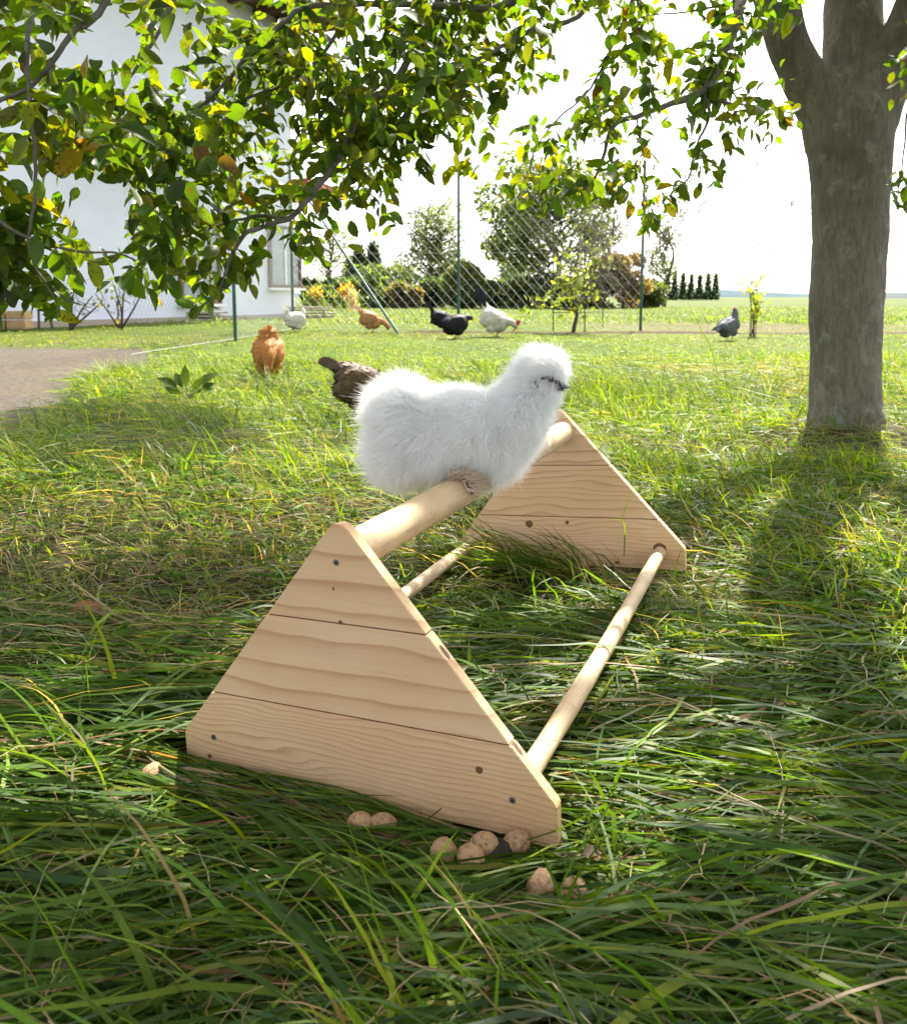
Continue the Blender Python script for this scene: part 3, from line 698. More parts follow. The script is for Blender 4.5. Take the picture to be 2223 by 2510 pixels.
    for s in (-1, 1):
        bm = bmesh.new(); bmesh.ops.create_uvsphere(bm, u_segments=10, v_segments=6, radius=.006); e_ = bm_obj('eye', bm, M['eye'], o, True); e_.location = hd + fw * .006 + np.array([0, .027 * s, .005])
        m = MB(); m.tube([(.02, .05 * s, .13), (.035, .05 * s, .07), (.02, .05 * s, .012)], [.012, .008, .007], 7); lg = m.build('leg', M['shank'], o, smooth=True)
        m = MB()
        for a_ in (-.5, 0, .5, 3.14): m.tube([(.02, .05 * s, .012), (.02 + .05 * math.cos(a_), .05 * s + .05 * math.sin(a_), .006)], [.006, .003], 6)
        m.build('toes', M['shank'], lg, smooth=True)
    return o
def solid(c, c2=None, sc_=30):
    c = np.array(c); c2 = np.array(c2 if c2 is not None else c * .6)
    def f(P):
        n = np.clip(.5 + .5 * noise(P, sc_, 3), 0, 1)[:, None]; return c * n + c2 * (1 - n)
    return f
def shade2(top, low, z0, z1, sc_=40):
    top = np.array(top); low = np.array(low)
    def f(P):
        n = noise(P, sc_, 5); k = sstep(z0, z1, P[:, 2] + .02 * n)[:, None]; return (low * (1 - k) + top * k) * (1 + .2 * n[:, None])
    return f
hen('buff_hen', 'plump orange buff hen with head down, facing the camera, in the left middle ground', 537, 760, -1.35, 1.06, (.23, .13), solid((.50, .215, .05), (.38, .14, .03)), pitch=16, tail=(-.17, .22), ntail=3, taillen=-.06, fluff=1.22, nf=900, extra=[((.03, 0, .33), (.085, .082, .085)), ((.04, 0, .385), (.062, .062, .055))])
hen('brown_hen', 'dark brown speckled hen with raised tail, partly hidden behind the white silkie', 728, 834, .3, .90, (.29, .10), solid((.20, .125, .07), (.075, .047, .03), 60), pitch=-22, tail=(-.215, .385), tailcol=(.085, .055, .038), ntail=7, taillen=.02, tailw=.05, nf=1100, fluff=1.15)
hen('white_hen', 'fluffy white hen standing far back beside the tall corner post', 591, 663, .75, 1.12, (.15, .40), solid((.78, .74, .68), (.66, .62, .56)), tail=(-.17, .42), ntail=7, taillen=.03, fluff=1.25, comb=0, nf=700)
hen('buff_hen', 'light ginger hen pecking beside the foot of the leaning brace', 741, 664, .15, 1.12, (.29, .09), shade2((.52, .26, .11), (.45, .22, .09), .1, .3), pitch=-26, tail=(-.23, .44), tailcol=(.6, .40, .24), ntail=8, taillen=.03, fluff=1.22, nf=700)
hen('black_hen', 'black hen behind, tail up, half hidden by the other black hen', 882, 661, -.1, 1.12, (.27, .10), solid((.014, .014, .018), (.008, .008, .011)), pitch=-14, tail=(-.21, .46), ntail=9, taillen=.04, nf=700, fluff=1.25)
hen('black_hen', 'black hen with red face in front of the other black hen, facing right', 909, 676, .4, 1.12, (.25, .31), solid((.014, .014, .017), (.008, .008, .01)), pitch=12, tail=(-.20, .27), ntail=8, taillen=.0, comb=.014, fluff=1.3, nf=700)
def roo(P):
    n = noise(P, 40, 5)[:, None]; w = np.array([.74, .70, .60]); gcol = np.array([.33, .32, .28]); k = sstep(.02, .09, P[:, 0])[:, None] * sstep(.32, .2, P[:, 2])[:, None] * .55
    c = w * (1 - k) + gcol * k; t = sstep(-.19, -.24, P[:, 0])[:, None]; return (c * (1 - t) + np.array([.02, .022, .035]) * t) * (1 + .12 * n)
hen('rooster', 'white and grey rooster with black tail and red comb, head down by the fence', 988, 673, -.25, 1.3, (.27, .15), roo, pitch=-30, fluff=1.25, tail=(-.15, .50), tailcol=(.015, .018, .035), ntail=14, taillen=.12, cat='rooster', comb=.075, nf=900, tailw=.04, group='hens foraging on the grass')
hen('grey_hen', 'slate grey hen with neck stretched up, alone on the right', 1453, 681, .55, 1.06, (.12, .47), solid((.17, .175, .20), (.085, .088, .105), 50), pitch=22, tail=(-.25, .20), ntail=8, taillen=.03, comb=.012, nf=800, fluff=1.15)

# ------------------------------------------------------------------ walnuts, husk, feather, dead leaves
t = NT('walnut_shell'); v = t.coord('Object'); n1 = t.noise(v, 120, 5, .65, .5); n2 = t.noise(v, 420, 3, .6)
rd = t.n('ObjectInfo').outputs['Random']
c_ = t.mix(t.ramp(n1, [(.36, (0, 0, 0)), (.52, (1, 1, 1))]), (.22, .115, .055), t.mix(rd, (.46, .28, .14), (.38, .235, .13)))
M['walnut'] = t.done(t.pbr(c_, .65, .3, 0, t.bump(t.math('ADD', n1, t.math('MULTIPLY', n2, .3)), 1.0, .004)))
def walnut_mesh(seed):
    bm = bmesh.new(); bmesh.ops.create_uvsphere(bm, u_segments=56, v_segments=32, radius=1)
    for vt in bm.verts:
        p_ = np.array(vt.co); th = math.atan2(p_[1], p_[0]); seam = math.exp(-(math.sin(th) / .13) ** 2) * (1 - abs(p_[2]) ** 3)
        wr = .045 * float(noise(p_[None] * np.array([1, 1, .55]), 4.2, seed)[0]) + .03 * float(noise(p_[None] * np.array([1, 1, .4]), 9.5, seed + 3)[0]); tip = .14 * max(0, p_[2] - .82) / .18
        vt.co = Vector(p_ * (1 + .075 * seam + wr)) * .0165; vt.co.z *= 1.14 + tip
    me_ = bpy.data.meshes.new('walnut'); bm.to_mesh(me_); bm.free()
    me_.polygons.foreach_set('use_smooth', np.ones(len(me_.polygons), bool)); me_.materials.append(M['walnut']); return me_
wm = [walnut_mesh(i) for i in range(4)]
WL = ['walnut lying upright, leftmost of the cluster under the near panel corner', 'walnut in front, middle of the cluster under the near panel corner', 'walnut at the back of the cluster, touching the dark husk',
      'walnut tucked close under the right end of the near panel', 'pale walnut lying alone nearer the camera in the grass', 'small walnut half buried in grass, right of the pale lone walnut',
      'walnut peeping out under the middle of the near panel, left of two', 'walnut peeping out under the middle of the near panel, right of two', 'walnut half hidden in grass left of the near panel']
for i, ((x, y, r), lb) in enumerate(zip(NUTS, WL)):
    w_ = obj_me('walnut', wm[i % 4]); p_ = NUTP[i]; w_.location = (p_[0], p_[1], .0135 + (.004 if i == 2 else 0) - (.006 if i in (5, 6, 7) else .011 if i == 8 else 0))
    w_.rotation_euler = (.35 if i == 0 else 1.1 + r, r * 1.3, r * 2.1); tag(w_, lb, 'walnut', 'walnuts in the grass')
bm = bmesh.new(); bmesh.ops.create_icosphere(bm, subdivisions=4, radius=.017)
for vt in bm.verts:
    q = np.array(vt.co) / .017; vt.co = Vector(q * .017 * (1 + .22 * float(noise(q[None], 2.4, 9)[0])) * np.array([1.3, 1, .75]))
hk = bm_obj('walnut_husk', bm, mat_plain('rotten_husk', (.03, .02, .016), (.012, .009, .008), 120, .7, .3, bump=.6), None, True)
hk.location = NUTP[-1] + [0, 0, .011]; tag(hk, 'black rotten walnut husk between the walnuts', 'husk')
ft = empty('feather', G(1250, 1880) + [0, 0, .02]); tag(ft, 'small white downy feather caught on the grass', 'feather')
q = spline([(0, 0, .028), (.006, 0, .012), (.012, .002, -.004)], 8); m = MB(); m.tube(q, np.linspace(.0007, .0004, 8), 6); qs = m.build('quill', M['fluff'], ft, smooth=True)
n = 260; k = rng.uniform(.35, 1, n); B_ = np.stack([np.interp(k, np.linspace(0, 1, 8), q[:, i]) for i in range(3)], -1)
D_ = nrm(np.stack([rng.choice([-1, 1], n) * 1.0, rng.normal(0, .5, n), rng.normal(-.3, .3, n)], -1)); X_ = B_[:, None] + D_[:, None] * np.linspace(0, 1, 4)[None, :, None] * rng.uniform(.006, .014, n)[:, None, None]
hair('barbs', X_, np.array([.0003, .0003, .0002, .0001]), M['fluff'], qs)
M['deadleaf'] = mat_leafy('dead_leaf', .7, .2, .25, (1.2, .9, .6), spots=.5)
for i, (x, y, L_, a_, c_, lb) in enumerate([(145, 1250, .07, .6, (.36, .14, .08), 'reddish dead leaf lying in the grass on the left'), (278, 1300, .06, 1.9, (.20, .12, .08), 'brown curled dead leaf left of the near panel'),
        (1165, 1292, .075, .2, (.16, .08, .05), 'dark brown dead leaf behind the right lower rod'), (350, 1012, .07, 1.2, (.14, .06, .03), 'rust brown dead leaf in the sunlit grass left'), (1160, 1640 + 120, .03, .4, (.10, .07, .05), 'tiny brown leaf scrap in front of the near panel'), (1790, 1905, .08, .4, (.30, .19, .12), 'tan dead leaf at the lower right corner')]):
    p_ = G(x, y) + [0, 0, .035]; V, F, c, _ = leaf_arrays(np.array([[0, 0, 0.]]), nrm(np.array([[math.cos(a_), math.sin(a_), .12]])), nrm(np.array([[.1, -.35, 1.]])), np.array([L_]), np.array([L_ * .55]), np.array([.45]), np.array([-.35]), np.array([c_]))
    o = mesh_np('dead_leaf', V, F, M['deadleaf'], None, c); o.location = p_; tag(o, lb, 'dead leaf', 'dead leaves in the grass')
# clover and other small round leaves between the blades, dry thatch strands on top
def ground_cover(n):
    cl = sample_xy(n, .6, 8.5, .6, .8, 1.2); cl = cl[(noise(cl, 1.7, 71) + .5 * noise(cl, 5, 72) > .35) & (soil_mask(cl[:, 0], cl[:, 1]) < .3)]
    xy = np.repeat(cl, 3, 0); n3 = len(xy); a = np.tile([0, 2.09, 4.19], len(cl)) + np.repeat(rng.uniform(0, 6.28, len(cl)), 3); z = np.repeat(rng.uniform(.03, .085, len(cl)), 3)
    B = np.concatenate([xy, (gz(xy[:, 0], xy[:, 1]) + z)[:, None]], -1); D = nrm(np.stack([np.cos(a), np.sin(a), rng.uniform(-.25, .3, n3)], -1)); L = np.repeat(rng.uniform(.011, .024, len(cl)), 3)
    ok = keep_clear(B[:, None] + D[:, None] * (L[:, None] * np.array([0, .5, 1.]))[..., None]); B, D, L = B[ok], D[ok], L[ok]
    c = np.array([(.05, .11, .012), (.08, .145, .02)])[rng.integers(0, 2, len(B))] * np.exp(rng.normal(0, .2, (len(B), 1)))
    V, F, cc, _ = leaf_arrays(B, D, nrm(rng.normal(0, .3, (len(B), 3)) + [0, 0, 1]), L, L * .95, np.full(len(B), .15), np.full(len(B), -.2), c, (.15, .8, 1, .9, .5))
    o = mesh_np('clover', V, F, M['clover'], None, cc); tag(o, 'clover and small round leaves scattered between the grass blades', 'clover', kind='stuff')
ground_cover(9000)
def thatch(n):
    xy = sample_xy(n, .5, 4.2, .58, .6, 1.0); xy = xy[noise(xy, 1.4, 81) + .6 * noise(xy, 4, 82) > -.15 + .5 * rng.normal(0, 1, len(xy))]; n = len(xy)
    root = np.concatenate([xy, (gz(xy[:, 0], xy[:, 1]) + rng.uniform(.015, .06, n))[:, None]], -1)
    P = blades(root, rng.uniform(0, 6.28, n), rng.uniform(.07, .26, n), None, rng.uniform(1.2, 1.6, n), rng.uniform(1.4, 1.8, n), np.ones(n), 9, rng.normal(0, 1.6, n), None, 0, .28)
    ok = keep_clear(P); n = ok.sum(); c = np.array([(.36, .26, .14), (.30, .17, .08), (.42, .34, .2), (.22, .13, .07)])[rng.integers(0, 4, n)] * np.exp(rng.normal(0, .25, (n, 1)))
    V, F, cc = strips(P[ok], rng.uniform(.0009, .0024, n), rng.normal(0, .8, n), c); o = mesh_np('dry_thatch', V, F, M['straw'], None, cc); tag(o, 'thin dry straw strands tangled over the green grass', 'straw', kind='stuff')
thatch(6500)
# low blades pressed against the foot of the near panel
n = 1500; u = rng.uniform(-.34, .30, n); d = -rng.uniform(.012, .10, n); root = np.stack([u, d, 0 * u], -1) @ RP.T + TP; root[:, 2] = rng.uniform(0, .012, n)
P = blades(root, math.atan2(RP[1, 0], RP[0, 0]) + rng.normal(0, .16, n) + np.where(rng.random(n) < .75, math.pi, 0), rng.uniform(.08, .26, n), None, rng.uniform(1.38, 1.52, n), rng.uniform(1.5, 1.62, n), np.ones(n), 7, rng.normal(0, .15, n), None, 0, .03)
ok = keep_clear(P); cc_, _ = pick(n, (34, 30, 10, 8, 12, 5, 3)); V, F, c = strips(P[ok], rng.uniform(.0035, .007, n)[ok], rng.normal(0, .35, n)[ok], cc_[ok]); o = mesh_np('flat_grass', V, F, M['grass'], None, c)
tag(o, 'flat grass blades pressed along the foot of the near panel', 'grass', kind='stuff')
# a few big arching blades that stand out from the rest
def hero(pts, w):
    P = np.array([U(x, y, Y) for x, y, Y in pts]); return spline(P, 12), w
HB = [hero([(1300, 1960, .95), (1262, 1850, .98), (1215, 1730, 1.02), (1150, 1690, 1.08), (1128, 1640, 1.12), (1132, 1560, 1.17), (1160, 1490, 1.2), (1182, 1455, 1.22)], .006), hero([(1262, 1850, .93), (1245, 1780, .95), (1228, 1700, .98), (1215, 1610, 1.0), (1120, 1655, 1.0), (960, 1705, 1.0)], .0075),
      hero([(118, 1870, .98), (90, 1760, 1.0), (72, 1610 + 80, 1.0)], .008), hero([(150, 1840, .9), (160, 1900, .88), (130, 1690 + 60, .93)], .006), hero([(125, 1790, .98), (128, 1720, 1.0), (130, 1640, 1.02)], .009), hero([(110, 1340, 1.7), (80, 1230, 1.8), (55, 1130, 1.95), (25, 1075, 2.0)], .009),
      hero([(110, 1340, 1.7), (170, 1420, 1.5), (200, 1500, 1.4)], .006), hero([(1810, 1800, .95), (1660, 1760, .98), (1560, 1690, 1.0)], .006), hero([(1400, 1945, .9), (1580, 1900, .9), (1700, 1925, .9)], .009), hero([(1680, 1520, 1.45), (1600, 1480, 1.5), (1450, 1465, 1.5), (1330, 1460, 1.5)], .007),
      hero([(1245, 1110, 1.98), (1247, 1060, 1.98), (1242, 1040, 1.97), (1215, 1035, 1.95)], .004), hero([(1240, 1040, 1.97), (1252, 1000, 1.97), (1268, 962, 1.97)], .003), hero([(20, 2040, .72), (60, 1900, .76), (80, 1790, .8)], .007), hero([(300, 2044, .72), (420, 1990, .75), (520, 1900, .8)], .007),
      hero([(1060, 1440, 1.45), (1000, 1320, 1.6), (940, 1285, 1.7), (900, 1290, 1.75)], .006), hero([(1440, 790, 5.6), (1420, 700, 5.7), (1390, 640, 5.8), (1365, 585, 5.9)], .008), hero([(1460, 860, 4.5), (1450, 780, 4.5), (1445, 700, 4.6)], .006), hero([(700, 2044, .72), (900, 1960, .78), (1060, 1940, .8), (1180, 1950, .8)], .008), hero([(1250, 2044, .72), (1450, 1960, .76), (1600, 1960, .78), (1660, 2030, .74)], .009)]
Ph = np.array([a for a, _ in HB]); wh = np.array([b for _, b in HB]); ch, _ = pick(len(HB), (10, 40, 30, 12, 3, 0, 5), .12)
V, F, c = strips(Ph, wh, rng.normal(0, .25, len(wh)), ch * 1.1, np.array([0, 1., .25])); o = mesh_np('tall_grass', V, F, M['grass'], None, c); tag(o, 'long single grass blades arching above the flattened grass', 'grass', kind='stuff')
# grass tuft along the foot of the far panel
n = 900; u = rng.uniform(-.30, .12, n); d = PL - rng.uniform(.03, .16, n); root = np.stack([u, d, 0 * u], -1) @ RP.T + TP; root[:, 2] = 0
P = blades(root, rng.uniform(2.4, 4.2, n), rng.uniform(.09, .24, n), None, rng.uniform(.1, .9, n), rng.uniform(1.2, 2.0, n), rng.uniform(.6, 1.2, n), 7, rng.normal(0, .5, n), None, 0, .05)
ok = keep_clear(P, False); cc_, _ = pick(n, (30, 30, 10, 8, 16, 6, 4)); V, F, c = strips(P[ok], rng.uniform(.003, .006, n)[ok], rng.normal(0, .5, n)[ok], cc_[ok]); o = mesh_np('grass_tuft', V, F, M['grass'], None, c)
tag(o, 'grass tufts growing up against the far panel', 'grass', kind='stuff')

# ------------------------------------------------------------------ the walnut tree
tree = empty('walnut_tree', (TREE[0], TREE[1], 0)); TO = np.array([TREE[0], TREE[1], 0.])
tag(tree, 'walnut tree with smooth grey forked trunk and low hanging leafy branches', 'tree')
pm = 4.33 * SC / FPX * .9
def limb(pts, n): 
    A = np.array([[*U(x, y, Y), r * pm] for x, y, Y, r in pts]); S_ = spline(A, n); return [(p_[:3] - TO, (p_[3],) * 3, None) for p_ in S_]
base = np.array(TO)
parts = limb([(1688, 905, 4.33, 88), (1686, 862, 4.33, 78), (1686, 800, 4.33, 74), (1686, 700, 4.33, 72), (1688, 600, 4.33, 74), (1695, 480, 4.33, 75), (1698, 380, 4.33, 78), (1697, 300, 4.33, 85), (1697, 240, 4.33, 86)], 60)
parts += limb([(1688, 275, 4.33, 82), (1655, 220, 4.33, 62), (1612, 165, 4.33, 50), (1574, 89, 4.32, 43), (1550, 0, 4.3, 45), (1520, -90, 4.25, 43), (1450, -230, 4.1, 38), (1330, -420, 3.8, 30)], 50)
parts += limb([(1704, 235, 4.33, 78), (1706, 160, 4.36, 68), (1704, 90, 4.4, 61), (1703, 0, 4.45, 58), (1708, -150, 4.5, 52), (1690, -420, 4.6, 42), (1700, -700, 4.6, 30)], 50)
parts += limb([(1722, 250, 4.33, 66), (1762, 170, 4.3, 54), (1800, 90, 4.25, 46), (1830, 10, 4.2, 42), (1890, -120, 4.1, 36), (2000, -320, 3.9, 28)], 40)
for a_ in (.4, 2.0, 3.6, 5.0):   # root flare
    c_, s_ = math.cos(a_), math.sin(a_)
    parts += [((.11 * c_, .11 * s_, .06), (.10, .10, .14), None), ((.18 * c_, .18 * s_, .0), (.07, .07, .07), None)]
tm = fuse(parts, .018, 4)
co = np.empty(len(tm.vertices) * 3, np.float32); tm.vertices.foreach_get('co', co); co = co.reshape(-1, 3)
vn = np.empty(len(tm.vertices) * 3, np.float32); tm.vertices.foreach_get('normal', vn); vn = vn.reshape(-1, 3)
co = co + vn * (.010 * noise(co * np.array([1, 1, .4]), 5.5, 1) + .005 * noise(co * np.array([1, 1, .35]), 16, 2))[:, None]
tm.vertices.foreach_set('co', co.astype(np.float32).ravel()); tm.update()
obj_me('trunk', tm, M['bark'], tree)
BR = [
 ([(980, -300, 3.6), (900, -60, 3.2), (845, 60, 3.0), (780, 170, 2.85), (720, 205, 2.75), (690, 285, 2.7), (650, 350, 2.65), (600, 415, 2.6), (575, 437, 2.6), (500, 460, 2.5), (470, 490, 2.5), (450, 540, 2.45), (435, 580, 2.4), (400, 612, 2.4)], .019, .003),
 ([(575, 437, 2.6), (520, 432, 2.6), (480, 437, 2.6), (400, 462, 2.55), (330, 480, 2.5)], .008, .002),
 ([(1000, -250, 3.5), (930, -40, 3.2), (895, 30, 3.1), (845, 165, 3.0), (770, 280, 2.95), (670, 345, 2.9), (610, 370, 2.9)], .015, .003),
 ([(1250, -150, 3.6), (1172, 11, 3.3), (1111, 50, 3.2), (1051, 66, 3.1), (979, 105, 3.0), (913, 138, 2.95), (847, 176, 2.9), (814, 231, 2.9), (780, 300, 2.9)], .014, .003),
 ([(1150, -60, 3.3), (1000, 12, 3.1), (895, 10, 3.0), (700, 8, 2.8), (610, 15, 2.7), (565, 50, 2.65), (500, 110, 2.6), (430, 190, 2.55), (330, 270, 2.5)], .016, .004),
 ([(1520, -90, 4.1), (1492, -40, 3.8), (1478, 10, 3.6), (1458, 77, 3.5), (1425, 149, 3.45), (1403, 182, 3.4), (1342, 206, 3.35), (1271, 231, 3.3), (1221, 253, 3.3), (1199, 330, 3.3), (1177, 363, 3.3), (1122, 380, 3.3)], .03, .003),
 ([(1403, 182, 3.4), (1414, 231, 3.4), (1386, 297, 3.4), (1364, 363, 3.4), (1287, 369, 3.4)], .008, .002),
 ([(1409, 190, 3.42), (1450, 205, 3.42), (1496, 209, 3.45), (1550, 220, 3.5), (1584, 226, 3.5)], .007, .002),
 ([(1475, 20, 3.6), (1480, 100, 3.6), (1467, 165, 3.6)], .004, .0015),
 ([(330, -200, 2.3), (200, 20, 2.1), (150, 60, 2.05), (75, 160, 2.0), (0, 205, 1.95), (-60, 260, 1.9)], .011, .003),
 ([(120, -120, 2.2), (60, 60, 2.0), (70, 250, 1.95), (75, 380, 1.95), (60, 500, 1.95), (110, 600, 1.95)], .008, .002),
 ([(-150, 300, 1.9), (-20, 430, 1.9), (60, 480, 1.95), (150, 500, 2.0), (230, 505, 2.1), (270, 520, 2.1)], .006, .002),
 ([(420, -150, 2.6), (330, 40, 2.45), (280, 120, 2.4), (240, 200, 2.35), (250, 300, 2.35)], .008, .002),
 ([(700, 8, 2.8), (640, 110, 2.75), (560, 170, 2.7), (450, 220, 2.6), (370, 300, 2.6), (330, 400, 2.55)], .009, .002),
 ([(1300, -100, 3.8), (1250, 20, 3.6), (1180, 170, 3.6), (1100, 250, 3.6), (1060, 330, 3.6), (1090, 420, 3.6)], .008, .002),
 ([(1900, -50, 3.6), (1850, 80, 3.5), (1815, 200, 3.5), (1800, 330, 3.5), (1788, 420, 3.5)], .01, .002),
 ([(1271, 231, 3.3), (1282, 300, 3.3), (1290, 380, 3.3), (1285, 450, 3.3)], .004, .0015),
 ([(1480, 0, 3.7), (1380, 20, 3.7), (1290, 30, 3.7), (1240, 60, 3.7)], .006, .002)]
branches = []
for pts, r0, r1 in BR:
    P = spline(np.array([U(*p_) for p_ in pts]), 10 * len(pts)); P = P + np.stack([noise(P, 9, i) for i in range(3)], -1) * .006
    rr = r0 + (r1 - r0) * np.linspace(0, 1, len(P)) ** .7; rr = rr * (1 + .12 * noise(P, 30, 4))
    m = MB(); m.tube(P - TO, rr, 8); m.build('branch', M['twig'], tree, smooth=True); branches.append((P, rr))
# limbs high over the yard that carry the crown
for pts, r0, r1 in [([(1.55, 4.1, 3.05), (.9, 3.7, 3.0), (.45, 3.45, 2.75), (-.3, 3.1, 2.6), (-1.2, 2.6, 2.3)], .075, .02), ([(2.05, 4.6, 3.4), (1.5, 3.0, 3.5), (.9, 1.6, 3.2), (.2, .4, 2.8)], .08, .02), ([(2.6, 3.9, 2.9), (2.9, 2.6, 3.1), (2.6, 1.2, 2.9)], .06, .015), ([(2.0, 4.6, 4.2), (1.0, 4.6, 4.8), (-.3, 4.4, 4.9), (-1.6, 4.2, 4.5)], .06, .015)]:
    P = spline(np.array(pts), 30); m = MB(); m.tube(P - TO, np.linspace(r0, r1, 30), 8); m.build('branch', M['twig'], tree, smooth=True)

# leaf area as seen: a ragged lower edge and gaps
LBX = [-80, 0, 40, 75, 100, 130, 150, 210, 260, 330, 400, 430, 470, 520, 545, 560, 600, 640, 690, 720, 750, 800, 840, 900, 950, 985, 1000, 1080, 1130, 1200, 1250, 1290, 1330, 1380, 1440, 1450, 1500, 1590, 1606, 1610, 1770, 1775, 1900]
LBY = [650, 640, 600, 620, 645, 640, 590, 600, 590, 600, 615, 600, 560, 585, 560, 500, 530, 525, 555, 520, 460, 445, 350, 355, 345, 300, 400, 440, 415, 420, 400, 478, 430, 405, 395, 310, 300, 285, 285, -60, -60, 425, 440]
GAPS = [(205, 420, 58, 78), (205, 45, 42, 36), (150, 365, 100, 22), (1168, 90, 48, 58), (1110, 200, 40, 40), (1365, 60, 48, 40), (1515, 130, 36, 40), (1180, 300, 30, 22), (820, 380, 20, 60), (880, 300, 22, 30), (1240, 160, 30, 22), (30, 345, 45, 22), (1330, 290, 26, 40), (560, 520, 26, 30), (700, 430, 40, 20), (1500, 255, 20, 10), (1040, 220, 26, 28), (985, 60, 16, 16)]
def in_mask(P, edge=18):
    d = PR(P); x, y = d[..., 0], d[..., 1]
    n = noise(d, .02, 3) * edge + noise(d, .06, 4) * edge * .6
    ok = y < np.interp(x, LBX, LBY) + n
    for gx, gy, a, b in GAPS: ok &= ((x - gx) / a) ** 2 + ((y - gy) / b) ** 2 > 1 + n / 60
    ok &= noise(d, .0105, 9) + .45 * noise(d, .031, 10) < .80
    ok |= (y < -40)
    ok &= ~((x > 1600) & (x < 1772) & (y > -40))
    return ok
LB, LD, LNn, LL, LC = [], [], [], [], []
tw = Tubes()
LPAL = np.array([(.052, .105, .010), (.078, .135, .012), (.130, .160, .011), (.30, .22, .016), (.14, .08, .022), (.034, .068, .012)])
def leaflet_cluster(p, d, size, nl):
    """one compound leaf: a rachis with paired drooping leaflets"""
    d = nrm(d + np.array([0, 0, -.35])); side = nrm(np.cross(d, [rng.normal(0, .4), rng.normal(0, .4), 1])); ln = size * (1.2 + .55 * nl / 2)
    pts = np.array([p, p + d * ln * .5 + [0, 0, -.004], p + d * ln + [0, 0, -.10 * ln]])
    if not in_mask(pts[1:2])[0]: return
    tw.add(pts, [.0014, .0011, .0007], 4)
    hue = rng.choice(6, p=(.35, .33, .19, .012, .008, .11))
    for k in range(nl):
        if k == nl - 1: b = pts[2]; dd = d + [0, 0, -.3]
        else:
            f = .3 + .65 * (k // 2) / max(1, (nl - 1) // 2); b = pts[0] + (pts[2] - pts[0]) * f; dd = d * .5 + side * (1 if k % 2 else -1) + [0, 0, -.45]
        if rng.random() < .14: continue
        dd = nrm(dd + rng.normal(0, .28, 3)); nn = nrm(np.array([0, 0, 1.]) + rng.normal(0, .75, 3))
        L_ = size * rng.uniform(.7, 1.2)
        if not in_mask((b + dd * L_ * .6)[None], 14)[0]: continue
        h = hue if rng.random() < .75 else rng.choice(6, p=(.33, .30, .21, .03, .02, .11))
        LB.append(b); LD.append(dd); LNn.append(nn); LL.append(L_); LC.append(LPAL[h] * np.exp(rng.normal(0, .2)) * np.exp(rng.normal(0, .06, 3)))
def twig(p, d, ln, size):
    q = spline(np.array([p, p + d * ln * .5 + rng.normal(0, .012, 3), p + d * ln + [0, 0, -.22 * ln] + rng.normal(0, .015, 3)]), 6)
    if not in_mask(q[-1:])[0]: return
    tw.add(q, np.linspace(.0028, .0011, 6), 5)
    for k in range(rng.integers(2, 4)):
        i = rng.integers(2, 6); dd = nrm(nrm(q[5] - q[0]) * .6 + rng.normal(0, .6, 3)); leaflet_cluster(q[i], dd, size * rng.uniform(.85, 1.15), rng.integers(3, 8))
for P, rr in branches:
    ln = np.concatenate([[0], np.cumsum(np.linalg.norm(np.diff(P, axis=0), axis=1))]); s = rng.uniform(0, .05)
    while s < ln[-1]:
        i = min(np.searchsorted(ln, s), len(P) - 1); p_ = P[i]; T = nrm(P[min(i + 1, len(P) - 1)] - P[max(i - 1, 0)])
        d_ = nrm(T * .45 + rng.normal(0, .75, 3) + [0, 0, -.25]); twig(p_, d_, rng.uniform(.06, .26), .066 if p_[1] < 2.15 else .054); s += rng.uniform(.018, .052)
for k in range(440):     # the dense part of the crown between the branches
    x = rng.uniform(150, 320) if k < 60 else rng.uniform(-60, 1000) if k < 360 else rng.uniform(1000, 1580); y = rng.uniform(-80, np.interp(x, LBX, LBY)) if rng.random() < .6 else rng.uniform(-80, 240)
    p_ = U(x, y, (1.9 if x < 260 else 2.4) + rng.uniform(0, 1.3)); 
    if in_mask(p_[None])[0]: twig(p_, nrm(rng.normal(0, 1, 3) + [0, 0, -.3]), rng.uniform(.08, .25), .065 if x < 260 else .054)
LB, LD, LNn, LL, LC = map(np.array, (LB, LD, LNn, LL, LC))
GB = np.array([-.03, 1.5]) - SUN[:2] * (.47 / SUN[2]); gs = LB - SUN * (LB[:, 2] / SUN[2])[:, None]; ds_ = PR(gs * [1, 1, 0]); lit = (((ds_[:, 0] - 1130) / 190) ** 2 + ((ds_[:, 1] - 1250) / 110) ** 2 < 1) | (((gs[:, 0] - GB[0]) / .25) ** 2 + ((gs[:, 1] - GB[1]) / .28) ** 2 < 1)
kk = ~(lit & (gs[:, 1] > .3) & (rng.random(len(LB)) < .75)); LB, LD, LNn, LL, LC = LB[kk], LD[kk], LNn[kk], LL[kk], LC[kk]; nL = len(LB)
V, F, c, kv = leaf_arrays(LB - TO, LD, LNn, LL, LL * rng.uniform(.46, .64, nL), rng.uniform(.05, .6, nL), rng.uniform(-.65, .25, nL), LC)
d_ = PR(LB); vis = (d_[:, 0] > 0) & (d_[:, 0] < 1810) & (d_[:, 1] > 0); fc = np.abs(LNn[:, 1]); apx = LL / LB[:, 1] * (.4 + fc) * vis
order = np.argsort(-apx); single = np.sort(order[:300]); rest = np.sort(order[300:])
V3 = V.reshape(nL, kv, 3); c3 = c.reshape(nL, kv, 3); F0 = F[:8]
for i in single: mesh_np('leaf', V3[i], F0, M['leaf'], tree, c3[i])
Fr = (F0[None] + (np.arange(len(rest)) * kv)[:, None, None]).reshape(-1, 4)
o = mesh_np('foliage', V3[rest], Fr, M['leaf'], tree, c3[rest].reshape(-1, 3)); o['kind'] = 'stuff'
o = tw.build('twigs', M['twig'], tree); o['kind'] = 'stuff'
print('leaflets in view', nL)
